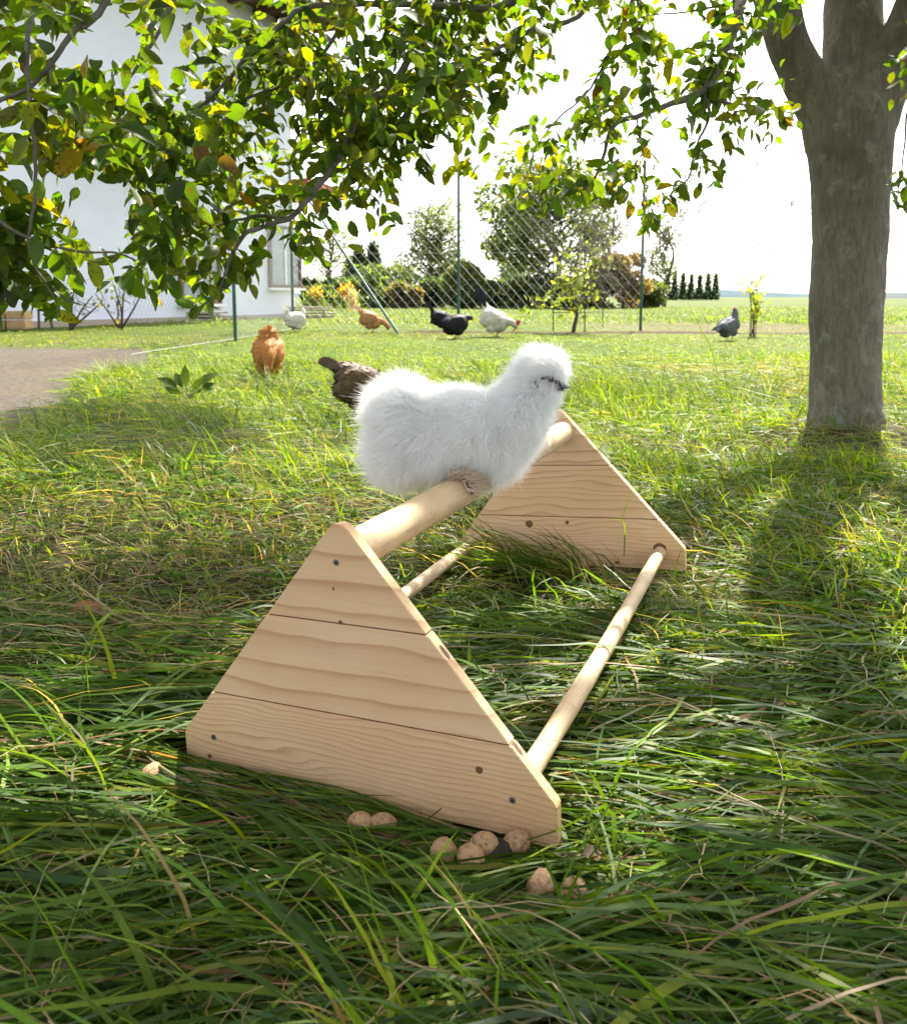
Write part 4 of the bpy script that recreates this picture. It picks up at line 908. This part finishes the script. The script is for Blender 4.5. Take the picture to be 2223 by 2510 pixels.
# the crown overhead, out of the picture: leaves placed so its shade falls as wanted
GB = np.array([-.03, 1.5]) - SUN[:2] * (.47 / SUN[2])
def shade_want(g):
    d = PR(np.concatenate([g, np.zeros((len(g), 1))], -1)); x, y = d[:, 0], d[:, 1]
    s = sstep(1150, 1320, y + 40 * noise(g, 2.2, 31)) * .88
    for cx, cy, a, b, k in ((1130, 1255, 170, 95, .95), (110, 1035, 190, 60, .8), (70, 1530, 150, 110, .7), (1800, 1320, 70, 110, .7), (1530, 1500, 70, 90, .45), (1350, 1160, 120, 60, .5), (640, 1120, 120, 50, .5)):
        s = np.where(((x - cx) / a) ** 2 + ((y - cy) / b) ** 2 < 1, s * (1 - k), s)
    dap = sstep(.4, .85, noise(g, 2.6, 35) + .5 * noise(g, 6, 36)) * sstep(830, 900, y) * .6; s = np.maximum(s, dap * (x < 1050))
    s = np.where(((g[:, 0] - GB[0]) / .27) ** 2 + ((g[:, 1] - GB[1]) / .30) ** 2 < 1, s * .12, s)      # crown thinned here to let sun onto the bird
    dk = ((x - 190) / 300) ** 2 + ((y - 880) / 75) ** 2 < 1 + .3 * noise(g, 3, 32); s = np.where(dk, 1.0, s)
    dk = ((x - 1400) / 200) ** 2 + ((y - 985) / 45) ** 2 < 1; s = np.where(dk, np.maximum(s, .5), s)
    return np.where(g[:, 1] < .8, 1.0, s)
n = 46000; g = np.stack([rng.uniform(-3.2, 3.4, n), rng.uniform(-2.5, 6.5, n)], -1); g[:9000] = np.stack([rng.uniform(-3.4, .2, 9000), rng.uniform(3.0, 6.2, 9000)], -1); g[9000:14000] = np.stack([rng.uniform(-1.6, 1.6, 5000), rng.uniform(.0, .95, 5000)], -1);  g = g[rng.random(n) < shade_want(g) * (.8 + .35 * noise(g, 5, 33))]
h = np.where(g[:, 1] > 2.6, rng.uniform(4.3, 7.2, len(g)), rng.uniform(2.1, 5.2, len(g))); P = np.concatenate([g, 0 * h[:, None]], -1) + SUN * (h / SUN[2])[:, None]
vis_ = np.zeros(len(g), bool)
for hz in (1.1, 1.35, 1.6, 1.85, 2.1):       # where the hanging branches already shade the ground, leave the sky above them open
    Q = np.concatenate([g, 0 * h[:, None]], -1) + SUN * (hz / SUN[2]); dq = PR(Q); vis_ |= in_mask(Q) & (dq[:, 1] > -20) & (dq[:, 0] > -40) & (dq[:, 0] < 1600) & (Q[:, 1] > 1.9) & (Q[:, 1] < 3.9)
kp = ~vis_ | (rng.random(len(g)) < .16); P = P[kp]
dd = PR(P); P = P[(dd[:, 1] < -70) | (dd[:, 0] < -70) | (dd[:, 0] > 1880)]; n = len(P); print('crown leaves', n)
V, F, c, _ = leaf_arrays(P - TO, nrm(rng.normal(0, 1, (n, 3)) + [0, 0, -.5]), nrm(rng.normal(0, .6, (n, 3)) + [0, 0, 1]), rng.uniform(.08, .13, n), rng.uniform(.045, .065, n), rng.uniform(0, .4, n), rng.uniform(-.3, .1, n), LPAL[rng.choice(3, n)] * np.exp(rng.normal(0, .2, (n, 1))), (.1, 1, .1))
o = mesh_np('crown', V, F, M['leaf'], tree, c); o['kind'] = 'stuff'

# ------------------------------------------------------------------ wire fence
FH = 3.35
pc, p2, p3, p1, pe = G(585, 659), G(915, 660), G(1278, 662), G(470, 680), G(262, 713)
fence = empty('chain_link_fence', pc); FO = np.array(pc); tag(fence, 'tall chain link fence with dark green posts and a leaning brace', 'fence')
for i, q in enumerate((pc, p2, p3, p1)):
    m = MB(); hh = FH + (.06 if i == 0 else 0); m.tube([q - FO + [0, 0, -.1], q - FO + [0, 0, hh]], [.030, .030], 12); po = m.build('post', M['green_metal'], fence, smooth=False)
    m = MB(); m.tube([q - FO + [0, 0, hh], q - FO + [0, 0, hh + .03]], [.034, .026], 12); m.build('cap', M['green_metal'], po)
m = MB(); m.tube([G(800, 668) - FO + [0, 0, -.05], U(592, 362, pc[1]) - FO], [.026, .026], 10); m.build('brace', M['green_metal'], fence)
def wires(A, B, sp, ra_, rb_, name='wire_mesh'):
    A = A - FO; B = B - FO; L = np.linalg.norm((B - A)[:2]); e = (B - A) / L; T_ = Tubes(); k = 1.14
    for fam, r in ((0, ra_), (1, rb_)):
        x0 = -FH / k
        while x0 < L + FH / k:
            # line z = k (x - x0) (fam 1)   or z = FH - k (x - x0) (fam 0)
            xa, xb = max(0, x0), min(L, x0 + FH / k)
            if xb - xa > .03:
                xs = np.array([xa, xb]); zs = k * (xs - x0); zs = FH - zs if fam == 0 else zs
                T_.add(np.stack([A[0] + e[0] * xs, A[1] + e[1] * xs, zs + .03], -1), r, 4)
            x0 += sp
    o = T_.build(name, M['wire'], fence); o['kind'] = 'stuff'; return o
wires(pc, p2, .205, .0029, .0012); wires(p2, p3, .205, .0029, .0012)  # falling diagonals made thicker to imitate the sun glint along them
wires(p1, pc, .10, .0019, .0019); wires(pe, p1, .11, .0011, .0011).data.materials[0] = M['green_metal']
for (A, B) in ((pe, p1), (p1, pc), (pc, p2), (p2, p3)):
    for z, r in ((.04, .0022), (1.6, .002), (FH - .03, .003)):
        m = MB(); m.tube([A - FO + [0, 0, z], B - FO + [0, 0, z]], [r, r], 6); m.build('tension_wire', M['wire'], fence)

# ------------------------------------------------------------------ the white house
hA = np.array([-10.6, 18.2, 0]); hB = np.array([-5.35, 29.0, 0]); hd_ = nrm(hB - hA); hn = np.array([hd_[1], -hd_[0], 0]); hL = np.linalg.norm(hB - hA); hx = hA - hd_ * 8
house = empty('white_house', hB); HO = np.array(hB); tag(house, 'large white rendered house with wide timber eaves behind the fence on the left', 'house')
def hp(s, n_, z): return hA + hd_ * s + hn * n_ + np.array([0, 0, z]) - HO
def hbox(m, s0, s1, n0, n1, z0, z1): return m.hexa([hp(s0, n0, z0), hp(s1, n0, z0), hp(s1, n1, z0), hp(s0, n1, z0), hp(s0, n0, z1), hp(s1, n0, z1), hp(s1, n1, z1), hp(s0, n1, z1)])
EH = 9.5
hbox(MB(), -8, hL, -9, 0, -.2, EH).build('wall', M['plaster'], house)
hbox(MB(), -8, hL + .02, -9.02, .06, -.2, .14).build('plinth', M['oldboard'], house)
hbox(MB(), -9, hL + 1.2, .0, 1.5, EH, EH + .06).build('soffit', M['brownwood'], house)
hbox(MB(), -9, hL + 1.2, 1.5, 1.56, EH - .12, EH + .28).build('fascia_board', M['brownwood'], house)
m = MB(); m.hexa([hp(-9, 1.75, EH + .12), hp(hL + 1.4, 1.75, EH + .12), hp(hL + 1.4, -4.5, EH + 4.4), hp(-9, -4.5, EH + 4.4), hp(-9, 1.75, EH + .3), hp(hL + 1.4, 1.75, EH + .3), hp(hL + 1.4, -4.5, EH + 4.6), hp(-9, -4.5, EH + 4.6)])
rf = m.build('roof', M['tile'], house); m = MB(); m.tube([hp(-9, 1.72, EH + .1), hp(hL + 1.4, 1.72, EH + .1)], [.08, .08], 8); m.build('gutter', M['zinc'], rf)
for s in np.arange(1.0, hL + 1.3, 1.15): hbox(MB(), s, s + .16, .0, 1.45, EH - .22, EH).build('rafter', M['brownwood'], house)
hbox(MB(), hL - 2.2, hL + 1.1, .02, 1.35, EH - 1.25, EH - .95).build('purlin', M['brownwood'], house)
hbox(MB(), hL - 1.8, hL + .6, .02, 1.0, EH - 2.0, EH - 1.5).build('balcony_beam', M['brownwood'], house)
def win(s0, s1, z0, z1):
    f = hbox(hbox(hbox(hbox(MB(), s0, s1, .002, .10, z0, z0 + .1), s0, s1, .002, .10, z1 - .1, z1), s0, s0 + .12, .002, .10, z0 + .1, z1 - .1), s1 - .12, s1, .002, .10, z0 + .1, z1 - .1).build('window', M['brownwood'], house)
    hbox(MB(), s0 + .12, s1 - .12, .02, .05, z0 + .1, z1 - .1).build('pane', M['glass'], f); hbox(MB(), (s0 + s1) / 2 - .05, (s0 + s1) / 2 + .05, .052, .09, z0 + .1, z1 - .1).build('mullion', M['whitepaint'], f)
    hbox(MB(), s0 - .08, s1 + .08, .003, .2, z0 - .08, z0 - .005).build('sill', M['whitepaint'], f)
win(6.6, 8.3, .5, 3.0); win(10.6, 12.3, 1.0, 3.0);
m = MB(); m.hexa([hp(3.2, 1.0, 4.7), hp(7.4, 1.0, 4.7), hp(7.4, .01, 5.15), hp(3.2, .01, 5.15), hp(3.2, 1.0, 4.8), hp(7.4, 1.0, 4.8), hp(7.4, .01, 5.25), hp(3.2, .01, 5.25)]); cn = m.build('canopy_roof', M['tile'], house)
m = MB(); m.tube([hp(3.1, 1.05, 4.7), hp(7.5, 1.05, 4.7)], [.07, .07], 8); m.build('gutter', M['green_metal'], cn)
m = MB(); m.hexa([hp(hL + .05, .6, 4.3), hp(hL + 2.4, .6, 4.1), hp(hL + 2.4, -2.5, 4.1), hp(hL + .05, -2.5, 4.3), hp(hL + .05, .6, 4.6), hp(hL + 2.4, .6, 4.4), hp(hL + 2.4, -2.5, 4.4), hp(hL + .05, -2.5, 4.6)]); m.build('porch_roof', M['tile'], house)

# plank stacks against the house, poles, sticks
def planks(label, xd, yd, wd, layers, rot, seed):
    r_ = np.random.default_rng(seed); p_ = G(xd, yd); o = empty('plank_stack', p_, None, rot); tag(o, label, 'plank stack', 'plank stacks by the house')
    for k in range(layers):
        z = .05 + k * .10
        for j in range(3): 
            m = MB(); L_ = wd * r_.uniform(.75, 1.05); m.box((r_.normal(0, wd * .05), -.25 + j * .25, z), (L_, .22, .05)); m.build('plank', M['oldboard'], o)
        if k < layers - 1:
            for e_ in (-.35, .35): m = MB(); m.box((e_ * wd, 0, z + .05), (.07, .7, .045)); m.build('spacer', M['oldboard'], o)
planks('low stack of weathered planks behind the white hen', 600, 634, 2.2, 4, .15, 1)
planks('stack of weathered planks seen left of the nearest green post', 385, 641, 2.0, 3, .25, 2)
so_ = empty('stone_stack', G(4, 659)); tag(so_, 'small stack of ochre stone blocks at the left edge by the wall', 'stones')
M['ochre'] = mat_plain('ochre_stone', (.48, .33, .15), (.36, .24, .11), 6, .9, .1, bump=.3)
for k in range(6): m = MB(); m.box((-.45 + .42 * (k % 3), 0, .12 + .2 * (k // 3)), (.39, .4, .18)); m.build('block', M['ochre'], so_, bevel=.02)
for (x0, y0, x1, y1, r, lb) in [(56, 652, 40, 540, .05, 'dark upright pole, thickest of those before the white wall'), (78, 655, 78, 575, .03, 'thin dark upright pole near the left edge'), (106, 654, 86, 626, .03, 'short dark stick leaning at the foot of the white wall')]:
    p_ = G(x0, y0); m = MB(); m.tube([(0, 0, -.05), tuple(U((x0 + x1) / 2, (y0 + y1) / 2, p_[1]) - p_ + rng.normal(0, .02, 3)), tuple(U(x1, y1, p_[1]) - p_)], [r, r * .9, r * .75], 8); o = m.build('pole', M['bgbark'], None, True); o.location = p_; tag(o, lb, 'pole', 'poles before the house wall')

# ------------------------------------------------------------------ trees, shrubs and plants behind
def foliage_pts(lobes, n, shell=.55):
    w = np.array([l[3] * l[4] * l[5] for l in lobes]) ** .8; k = rng.choice(len(lobes), n, p=w / w.sum()); A = np.array(lobes)[k]
    d = nrm(rng.normal(0, 1, (n, 3))); r = rng.random(n) ** (1 / 3.) * (1 - shell) + shell * rng.random(n) ** .25
    P = A[:, :3] + d * A[:, 3:6] * r[:, None]
    keep = noise(P, 1.3, 41) + .6 * noise(P, 3.1, 42) > -.55 - .6 * rng.random(n); return P[keep]
def foliage(parent, name, P, size, cols, probs, up=0.0, asp=.6):
    n = len(P); D = nrm(rng.normal(0, 1, (n, 3)) + [0, 0, up]); Nn = nrm(rng.normal(0, 1, (n, 3)) + [0, 0, .5])
    L_ = size * rng.uniform(.6, 1.3, n); c = np.array(cols)[rng.choice(len(cols), n, p=np.array(probs) / sum(probs))] * np.exp(rng.normal(0, .25, (n, 1)))
    V, F, cc, _ = leaf_arrays(P, D, Nn, L_, L_ * asp, rng.uniform(0, .4, n), rng.uniform(-.2, .2, n), c, (.2, 1, .2))
    o = mesh_np(name, V, F, M['bgleaf'], parent, cc); o['kind'] = 'stuff'; return o
def woody(parent, h, r, spread, n, seed, name='trunk'):
    r_ = np.random.default_rng(seed); T_ = Tubes(); T_.add(spline([(0, 0, -.1), (r_.normal(0, .03) * h, 0, h * .3), (r_.normal(0, .05) * h, 0, h * .62), (r_.normal(0, .05) * h, 0, h * .92)], 10), np.linspace(r, r * .2, 10), 8)
    for k in range(n):
        z0 = h * r_.uniform(.18, .75); a = r_.uniform(0, 6.28); l = spread * r_.uniform(.5, 1.05) * (1.15 - z0 / h * .5); e = np.array([math.cos(a) * l, math.sin(a) * l, l * r_.uniform(.25, .9)])
        p0 = np.array([0, 0, z0]); q = spline([p0, p0 + e * .5 + r_.normal(0, .06, 3) * l, p0 + e], 6); T_.add(q, np.linspace(r * .4, r * .06, 6), 5)
        for j in range(3):
            i = r_.integers(2, 6); b = q[i]; e2 = nrm(r_.normal(0, 1, 3) + [0, 0, .5] + nrm(e)) * l * .4; T_.add(np.array([b, b + e2 * .5, b + e2 + r_.normal(0, .04, 3)]), [r * .13, r * .08, r * .03], 4)
    return T_.build(name, M['bgbark'], parent)
DG, MG, LG, YG, RB, GY = (.032, .058, .018), (.07, .11, .028), (.12, .16, .04), (.24, .25, .05), (.16, .105, .06), (.15, .16, .11)
def bgtree(name, label, xd, hw, ytop, Y, cols, probs, n, size, kind='round', cat='tree', group=None, wood=10, low=.12, sparse=1.0, seed=1):
    p_ = U(xd, 600, Y); p_[2] = 0; h = float(U(xd, ytop, Y)[2]); w = hw * SC / FPX * Y
    o = empty(name, p_); tag(o, label, cat, group)
    r_ = np.random.default_rng(seed)
    if kind == 'cone':
        z = rng.random(n) ** 1.25 * h; rr = w * (1 - z / h) ** .75 * (np.sqrt(rng.random(n)) * .35 + .68); a = rng.uniform(0, 6.28, n)
        P = np.stack([rr * np.cos(a), rr * np.sin(a), z], -1); P = P + np.stack([noise(P, 2.2, i) for i in range(3)], -1) * w * .10
        m = MB(); m.tube([(0, 0, -.1), (0, 0, h * .5), (0, 0, h * .9)], [w * .10, w * .07, w * .02], 6); m.build('trunk', M['bgbark'], o)
        foliage(o, 'crown', P, size, cols, probs, up=1.6, asp=.4)
    elif kind == 'egg':
        d = nrm(rng.normal(0, 1, (n, 3))); P = d * np.array([w, w, h * .52]) * (.82 + .2 * rng.random(n))[:, None]; P[:, :2] *= (1 - .32 * np.clip(P[:, 2:3] / h + .1, -.3, .8)); P[:, 2] += h * .48
        m = MB(); m.tube([(0, 0, -.1), (0, 0, h * .5)], [w * .10, w * .07], 6); m.build('trunk', M['bgbark'], o); foliage(o, 'crown', P, size, cols, probs, up=1.4, asp=.4)
    else:
        lobes = []
        for k in range(40 if n > 10000 else 14):
            a = r_.uniform(0, 6.28); z = h * r_.uniform(low + .12, .86); rad = w * math.sqrt(max(.1, 1 - ((z / h - .5) / .55) ** 2)); q = rad * r_.uniform(.2, .86 if n > 10000 else .72); s = w * (r_.uniform(.16, .30) if n > 10000 else r_.uniform(.28, .46))
            lobes.append((q * math.cos(a), q * math.sin(a), z, s, s, s * r_.uniform(.7, 1.0) * min(1.4, max(.7, h / (2.2 * w)))))
        P = foliage_pts(lobes, n); P = P[(P[:, 2] > h * low) & (P[:, 2] < h * 1.02)]; P = P[rng.random(len(P)) < sparse]
        woody(o, h, .022 * h + .02, w * .85, wood, seed); foliage(o, 'crown', P, size, cols, probs)
    return o
bgtree('garden_tree', 'big leafy green tree in the middle distance behind the fence', 1095, 165, 288, 58, (DG, MG, LG, YG), (14, 36, 36, 14), 12000, .30, low=.16, wood=30, seed=3)
bgtree('garden_tree', 'thin, nearly bare tree left of the big leafy tree', 866, 92, 368, 62, (GY, MG, LG), (45, 30, 20), 6500, .22, low=.05, wood=60, sparse=.7, seed=5)
bgtree('garden_tree', 'slender wispy tree standing right of the rightmost green post', 1325, 42, 430, 60, (GY, MG, LG), (30, 40, 20), 1300, .22, low=.25, wood=26, sparse=.7, seed=6)
bgtree('garden_tree', 'pale wispy tree seen just right of the tall corner post', 660, 55, 420, 70, (GY, LG, MG), (50, 30, 20), 1500, .24, low=.25, wood=26, sparse=.6, seed=16)
for i, (x, hw, yt, Y) in enumerate([(718, 30, 497, 92), (746, 22, 491, 88), (700, 26, 520, 95)]):
    bgtree('conifer', ('dark broad conifer, tallest but one left of the brace', 'dark pointed conifer, tallest of the far trio', 'dark conifer, leftmost and lowest of the far trio')[i], x, hw, yt, Y, ((.02, .035, .022), (.03, .05, .03)), (1, 1), 1600, .7, 'cone', group='far dark conifers')
for i in range(9):
    bgtree('hedge_shrub', 'dark thuja, %s in the hedge row behind the orange flowers' % ('first from the left', 'second from the left', 'third from the left', 'fourth from the left', 'middle one', 'fourth from the right', 'third from the right', 'second from the right', 'first from the right')[i], 612 + i * 15, 10, 556 + 5 * (i % 3), 66, (DG, (.03, .055, .018)), (1, 1), 700, .35, 'egg', cat='shrub', group='dark thuja hedge')
bgtree('thuja', 'large rounded thuja left of the middle green post', 928, 44, 524, 52, ((.055, .07, .018), (.08, .095, .022), (.035, .05, .014)), (1, 1, 1), 5200, .22, 'egg', cat='shrub')
SHR = [(700, 46, 545, 56, (DG, MG, LG), 'mid green shrub behind the lower brace'), (762, 48, 543, 55, (DG, MG, LG), 'mid green shrub between the brace and the bare tree'), (806, 30, 566, 53, (RB, (.16, .12, .065), MG), 'reddish dry shrub left of the bare tree foot'), (850, 40, 556, 57, (DG, MG), 'dark shrub beneath the bare tree'),
       (985, 40, 562, 56, (DG, MG), 'dark shrub right of the rounded thuja'), (1035, 40, 552, 55, (MG, DG, YG), 'green shrub under the left side of the big tree'), (1090, 46, 540, 54, (DG, DG, MG), 'dark shrub under the middle of the big tree'), (1160, 40, 548, 54, (MG, LG, YG), 'light green shrub under the right side of the big tree'),
       (780, 60, 528, 70, (MG, LG, DG), 'broad green bush behind the bare tree, left part'), (1010, 60, 520, 66, (DG, MG), 'tall dark bush behind the left side of the big tree'), (890, 60, 520, 72, (MG, GY), 'grey green bush behind the rounded thuja'),
       (1243, 46, 497, 52, (RB, (.17, .13, .07), (.12, .10, .04)), 'rusty brown shrub right of the big tree'), (1205, 36, 520, 52, (YG, LG, RB), 'yellowish shrub beside the rusty shrub'), (1305, 34, 558, 56, (GY, MG, LG), 'low grey green bush right of the rightmost post'), (1272, 26, 560, 55, (MG, GY), 'low green bush between rusty shrub and rightmost post'), (640, 30, 570, 54, (DG, MG), 'dark shrub left of the brace')]
for i, (x, hw, yt, Y, cs, lb) in enumerate(SHR):
    bgtree('shrub', lb, x, hw * 1.45, yt, Y, cs, [1] * len(cs), 3000, .30, low=-.3, cat='shrub', group='shrubs behind the fence', wood=6, seed=20 + i)
for i, x in enumerate((1331, 1345, 1362, 1378, 1395, 1412, 1427)):
    bgtree('thuja', 'slim dark thuja, %s in the far row on the right' % ('leftmost', 'second from the left', 'third from the left', 'middle one', 'third from the right', 'second from the right', 'rightmost')[i], x, 7.5, (556, 546, 548, 550, 551, 547, 549)[i], 170, (DG, (.03, .05, .02)), (1, 1), 500, .6, 'cone', cat='shrub', group='far thuja row')
# orange flowers and a pampas tuft
for x, y, Y, lb in ((630, 586, 46, 'clump of orange flowers left of the brace'), (690, 580, 46, 'clump of orange flowers right behind the brace')):
    p_ = U(x, 600, Y); p_[2] = 0; o = empty('flower_clump', p_); tag(o, lb, 'flowers', 'orange flower clumps'); h = float(U(x, y - 12, Y)[2])
    n = 150; q = rng.normal(0, 1, (n, 3)) * [.2, .2, .18] + [0, 0, h * .72]; foliage(o, 'blooms', q, .17, ((.50, .22, .02), (.52, .28, .03)), (1, 1)); foliage(o, 'stems', rng.normal(0, 1, (400, 3)) * [.34, .3, .0] + np.stack([np.zeros(400), np.zeros(400), rng.random(400) * h * .7], -1), .25, (MG, LG), (1, 1), up=2, asp=.25)
p_ = U(704, 600, 40); p_[2] = 0; o = empty('pampas_tuft', p_); tag(o, 'beige dry grass tuft behind the brace', 'grass tuft'); foliage(o, 'stalks', rng.normal(0, 1, (400, 3)) * [.10, .10, 0] + np.stack([np.zeros(400), np.zeros(400), rng.random(400) * .9], -1), .25, ((.38, .33, .25), (.30, .26, .19)), (1, 1), up=4, asp=.12)
# young vine on a thin wire trellis
vp = G(1148, 664); vine = empty('vine', vp); tag(vine, 'young vine with crooked stem and yellow green leaves by the fence', 'vine')
T_ = Tubes(); vpt = lambda x, y: U(x, y, vp[1]) - vp
for pts, r0, r1 in (([(1143, 668), (1147, 645), (1151, 628), (1146, 618)], .045, .03), ([(1147, 620), (1165, 612), (1180, 596), (1195, 560)], .028, .01), ([(1147, 620), (1130, 617), (1105, 616), (1085, 612), (1065, 600)], .025, .01), ([(1148, 622), (1142, 590), (1138, 550), (1146, 515)], .02, .008), ([(1170, 608), (1165, 570), (1172, 530), (1180, 505)], .02, .008)): T_.add(spline(np.array([vpt(*q) for q in pts]), 10), np.linspace(r0, r1, 10), 7)
T_.build('stem', M['bgbark'], vine)
q = np.concatenate([vpt(x, y)[None] + rng.normal(0, 1, (n_, 3)) * [s * .009, .12, s * .009] for x, y, s, n_ in ((1120, 520, 14, 40), (1190, 510, 16, 60), (1140, 560, 22, 110), (1125, 585, 16, 60), (1170, 570, 22, 90), (1078, 602, 10, 12), (1057, 603, 7, 10), (1044, 617, 8, 10), (1150, 600, 20, 60), (1215, 520, 8, 16), (1096, 600, 8, 10))])
for k, B_ in enumerate(q[::1][:0]): pass
foliage(vine, 'leaves', q[rng.random(len(q)) < .72], .11, ((.17, .21, .035), (.26, .28, .04), (.10, .14, .035), (.28, .30, .2)), (4, 2, 5, 2), asp=.85)
tr_ = empty('trellis', G(1167, 661)); tro = np.array(tr_.location); tag(tr_, 'thin dark wire trellis around the young vine', 'trellis')
for x, y0, y1, Y in ((1104, 661, 455, 17.4), (1167, 660, 455, 17.4), (1203, 648, 460, 20.0)): m = MB(); b = U(x, y0, Y); b[2] = 0; m.tube([b - tro, U(x, y1, Y) - tro], [.013, .013], 6); m.build('rod', M['dark'], tr_)
for y in (501, 623): m = MB(); m.tube([U(1104, y, 17.4) - tro, U(1167, y, 17.4) - tro, U(1203, y - 2, 20.) - tro], [.008] * 3, 5); m.build('crossbar', M['dark'], tr_)
# yellow green shrub on the right, bare saplings on the left, broad leaved weed
yp = G(1504, 671); ys_ = empty('young_shrub', yp); tag(ys_, 'small yellow green shrub on thin stems right of the grey hen', 'shrub')
T_ = Tubes(); q = []
for k in range(9):
    tip = np.array([rng.normal(0, .17), rng.normal(0, .12), rng.uniform(.75, 1.12)]); P = spline(np.array([[rng.normal(0, .04), rng.normal(0, .04), -.02], tip * [.45, .45, .5] + rng.normal(0, .02, 3), tip]), 8); T_.add(P, np.linspace(.008, .003, 8), 5)
    for j in range(16): q.append(P[rng.integers(3, 8)] + rng.normal(0, .055, 3))
T_.build('stems', M['bgbark'], ys_); foliage(ys_, 'leaves', np.array(q), .095, ((.20, .25, .04), (.15, .20, .035), (.26, .27, .05)), (1, 1, 1), asp=.55)
for i, (x, y, lines, lb) in enumerate([(143, 658, [(136, 575), (150, 560), (143, 590), (185, 590), (205, 600)], 'bare multi stemmed sapling before the white wall, nearest the left edge'), (242, 657, [(190, 585), (228, 570), (250, 560), (236, 600), (296, 558)], 'bare forked sapling before the white wall, beside the nearest green post')]):
    p_ = G(x, y); o = empty('sapling', p_); tag(o, lb, 'sapling', 'bare saplings'); T_ = Tubes()
    for x1, y1 in lines:
        e_ = U(x1, y1, p_[1]) - p_; T_.add(spline(np.array([rng.normal(0, .04, 3) * [1, 1, 0], e_ * .5 + rng.normal(0, .04, 3), e_]), 9), np.linspace(.028, .010, 9), 6)
        for k in range(4): b = e_ * rng.uniform(.4, .95); T_.add(np.array([b, b + rng.normal(0, .12, 3) + [0, 0, .1], b + rng.normal(0, .2, 3) + [0, 0, .25]]), [.009, .006, .003], 4)
    T_.build('stems', M['bgbark'], o); foliage(o, 'leaves', np.array([U(a, b, p_[1]) - p_ + rng.normal(0, .14, 3) for a, b in lines for _ in range(7)]), .12, ((.10, .12, .06), (.30, .24, .05)), (2, 1))
wp = G(375, 802); wd_ = empty('weed', wp); tag(wd_, 'broad leaved green weed in the grass left of the orange hen', 'weed')
for k, (x, y, L_) in enumerate([(330, 758, .13), (352, 752, .12), (368, 748, .12), (395, 765, .11), (425, 742, .13), (412, 775, .10), (345, 780, .11), (385, 785, .10), (430, 760, .09)]):
    tip = U(x, y, wp[1] + rng.normal(0, .05)) - wp; b = tip * .45 + [0, 0, .02]; m = MB(); m.tube(spline(np.array([[0, 0, 0], b * .6 + [0, 0, .02], b]), 5), np.linspace(.004, .002, 5), 5); st_ = m.build('stalk', M['twig'], wd_)
    V, F, c, _ = leaf_arrays(b[None], nrm(tip - b + [0, 0, .01])[None], nrm(np.array([[rng.normal(0, .5), -.7, .7]])), np.array([L_ * 1.15]), np.array([L_ * .55]), np.array([.3]), np.array([-.45]), np.array([(.05, .085, .016)]), (.1, .7, 1, .7, .04)); mesh_np('leaf', V, F, M['clover'], wd_, c)
# far hills and a greenhouse on the horizon
X_ = np.linspace(-1500, 2600, 160); hh = 13 + 5 * np.sin(X_ / 210) + 3 * np.sin(X_ / 83 + 1); V = np.concatenate([np.stack([X_, 0 * X_ + 1900, 0 * X_ - 1], -1), np.stack([X_, 0 * X_ + 1960, hh], -1), np.stack([X_, 0 * X_ + 2300, hh * .8], -1)]); i = np.arange(159)
F = np.concatenate([np.stack([i, i + 1, i + 161, i + 160], -1), np.stack([i + 160, i + 161, i + 321, i + 320], -1)])
o = mesh_np('hills', V, F, mat_plain('hazy_woodland', (.10, .13, .15), (.07, .10, .11), .02, .95, 0)); tag(o, kind='structure')  # bluish grey puts the distance haze into the hill colour
gp_ = U(1805, 588, 420); gp_[2] = 0; gh = empty('greenhouse', gp_); tag(gh, 'long pale greenhouse on the horizon at the right edge', 'greenhouse')
m = MB(); m.box((0, 0, 1.4), (26, 8, 2.8)); m.build('wall', M['whitepaint'], gh)
m = MB(); m.add([(-13, -4.2, 2.8), (13, -4.2, 2.8), (13, 4.2, 2.8), (-13, 4.2, 2.8), (-13, 0, 4.4), (13, 0, 4.4)], [(0, 1, 5, 4), (3, 4, 5, 2), (0, 4, 3), (1, 2, 5), (0, 3, 2, 1)]); m.build('roof', M['whitepaint'], gh)
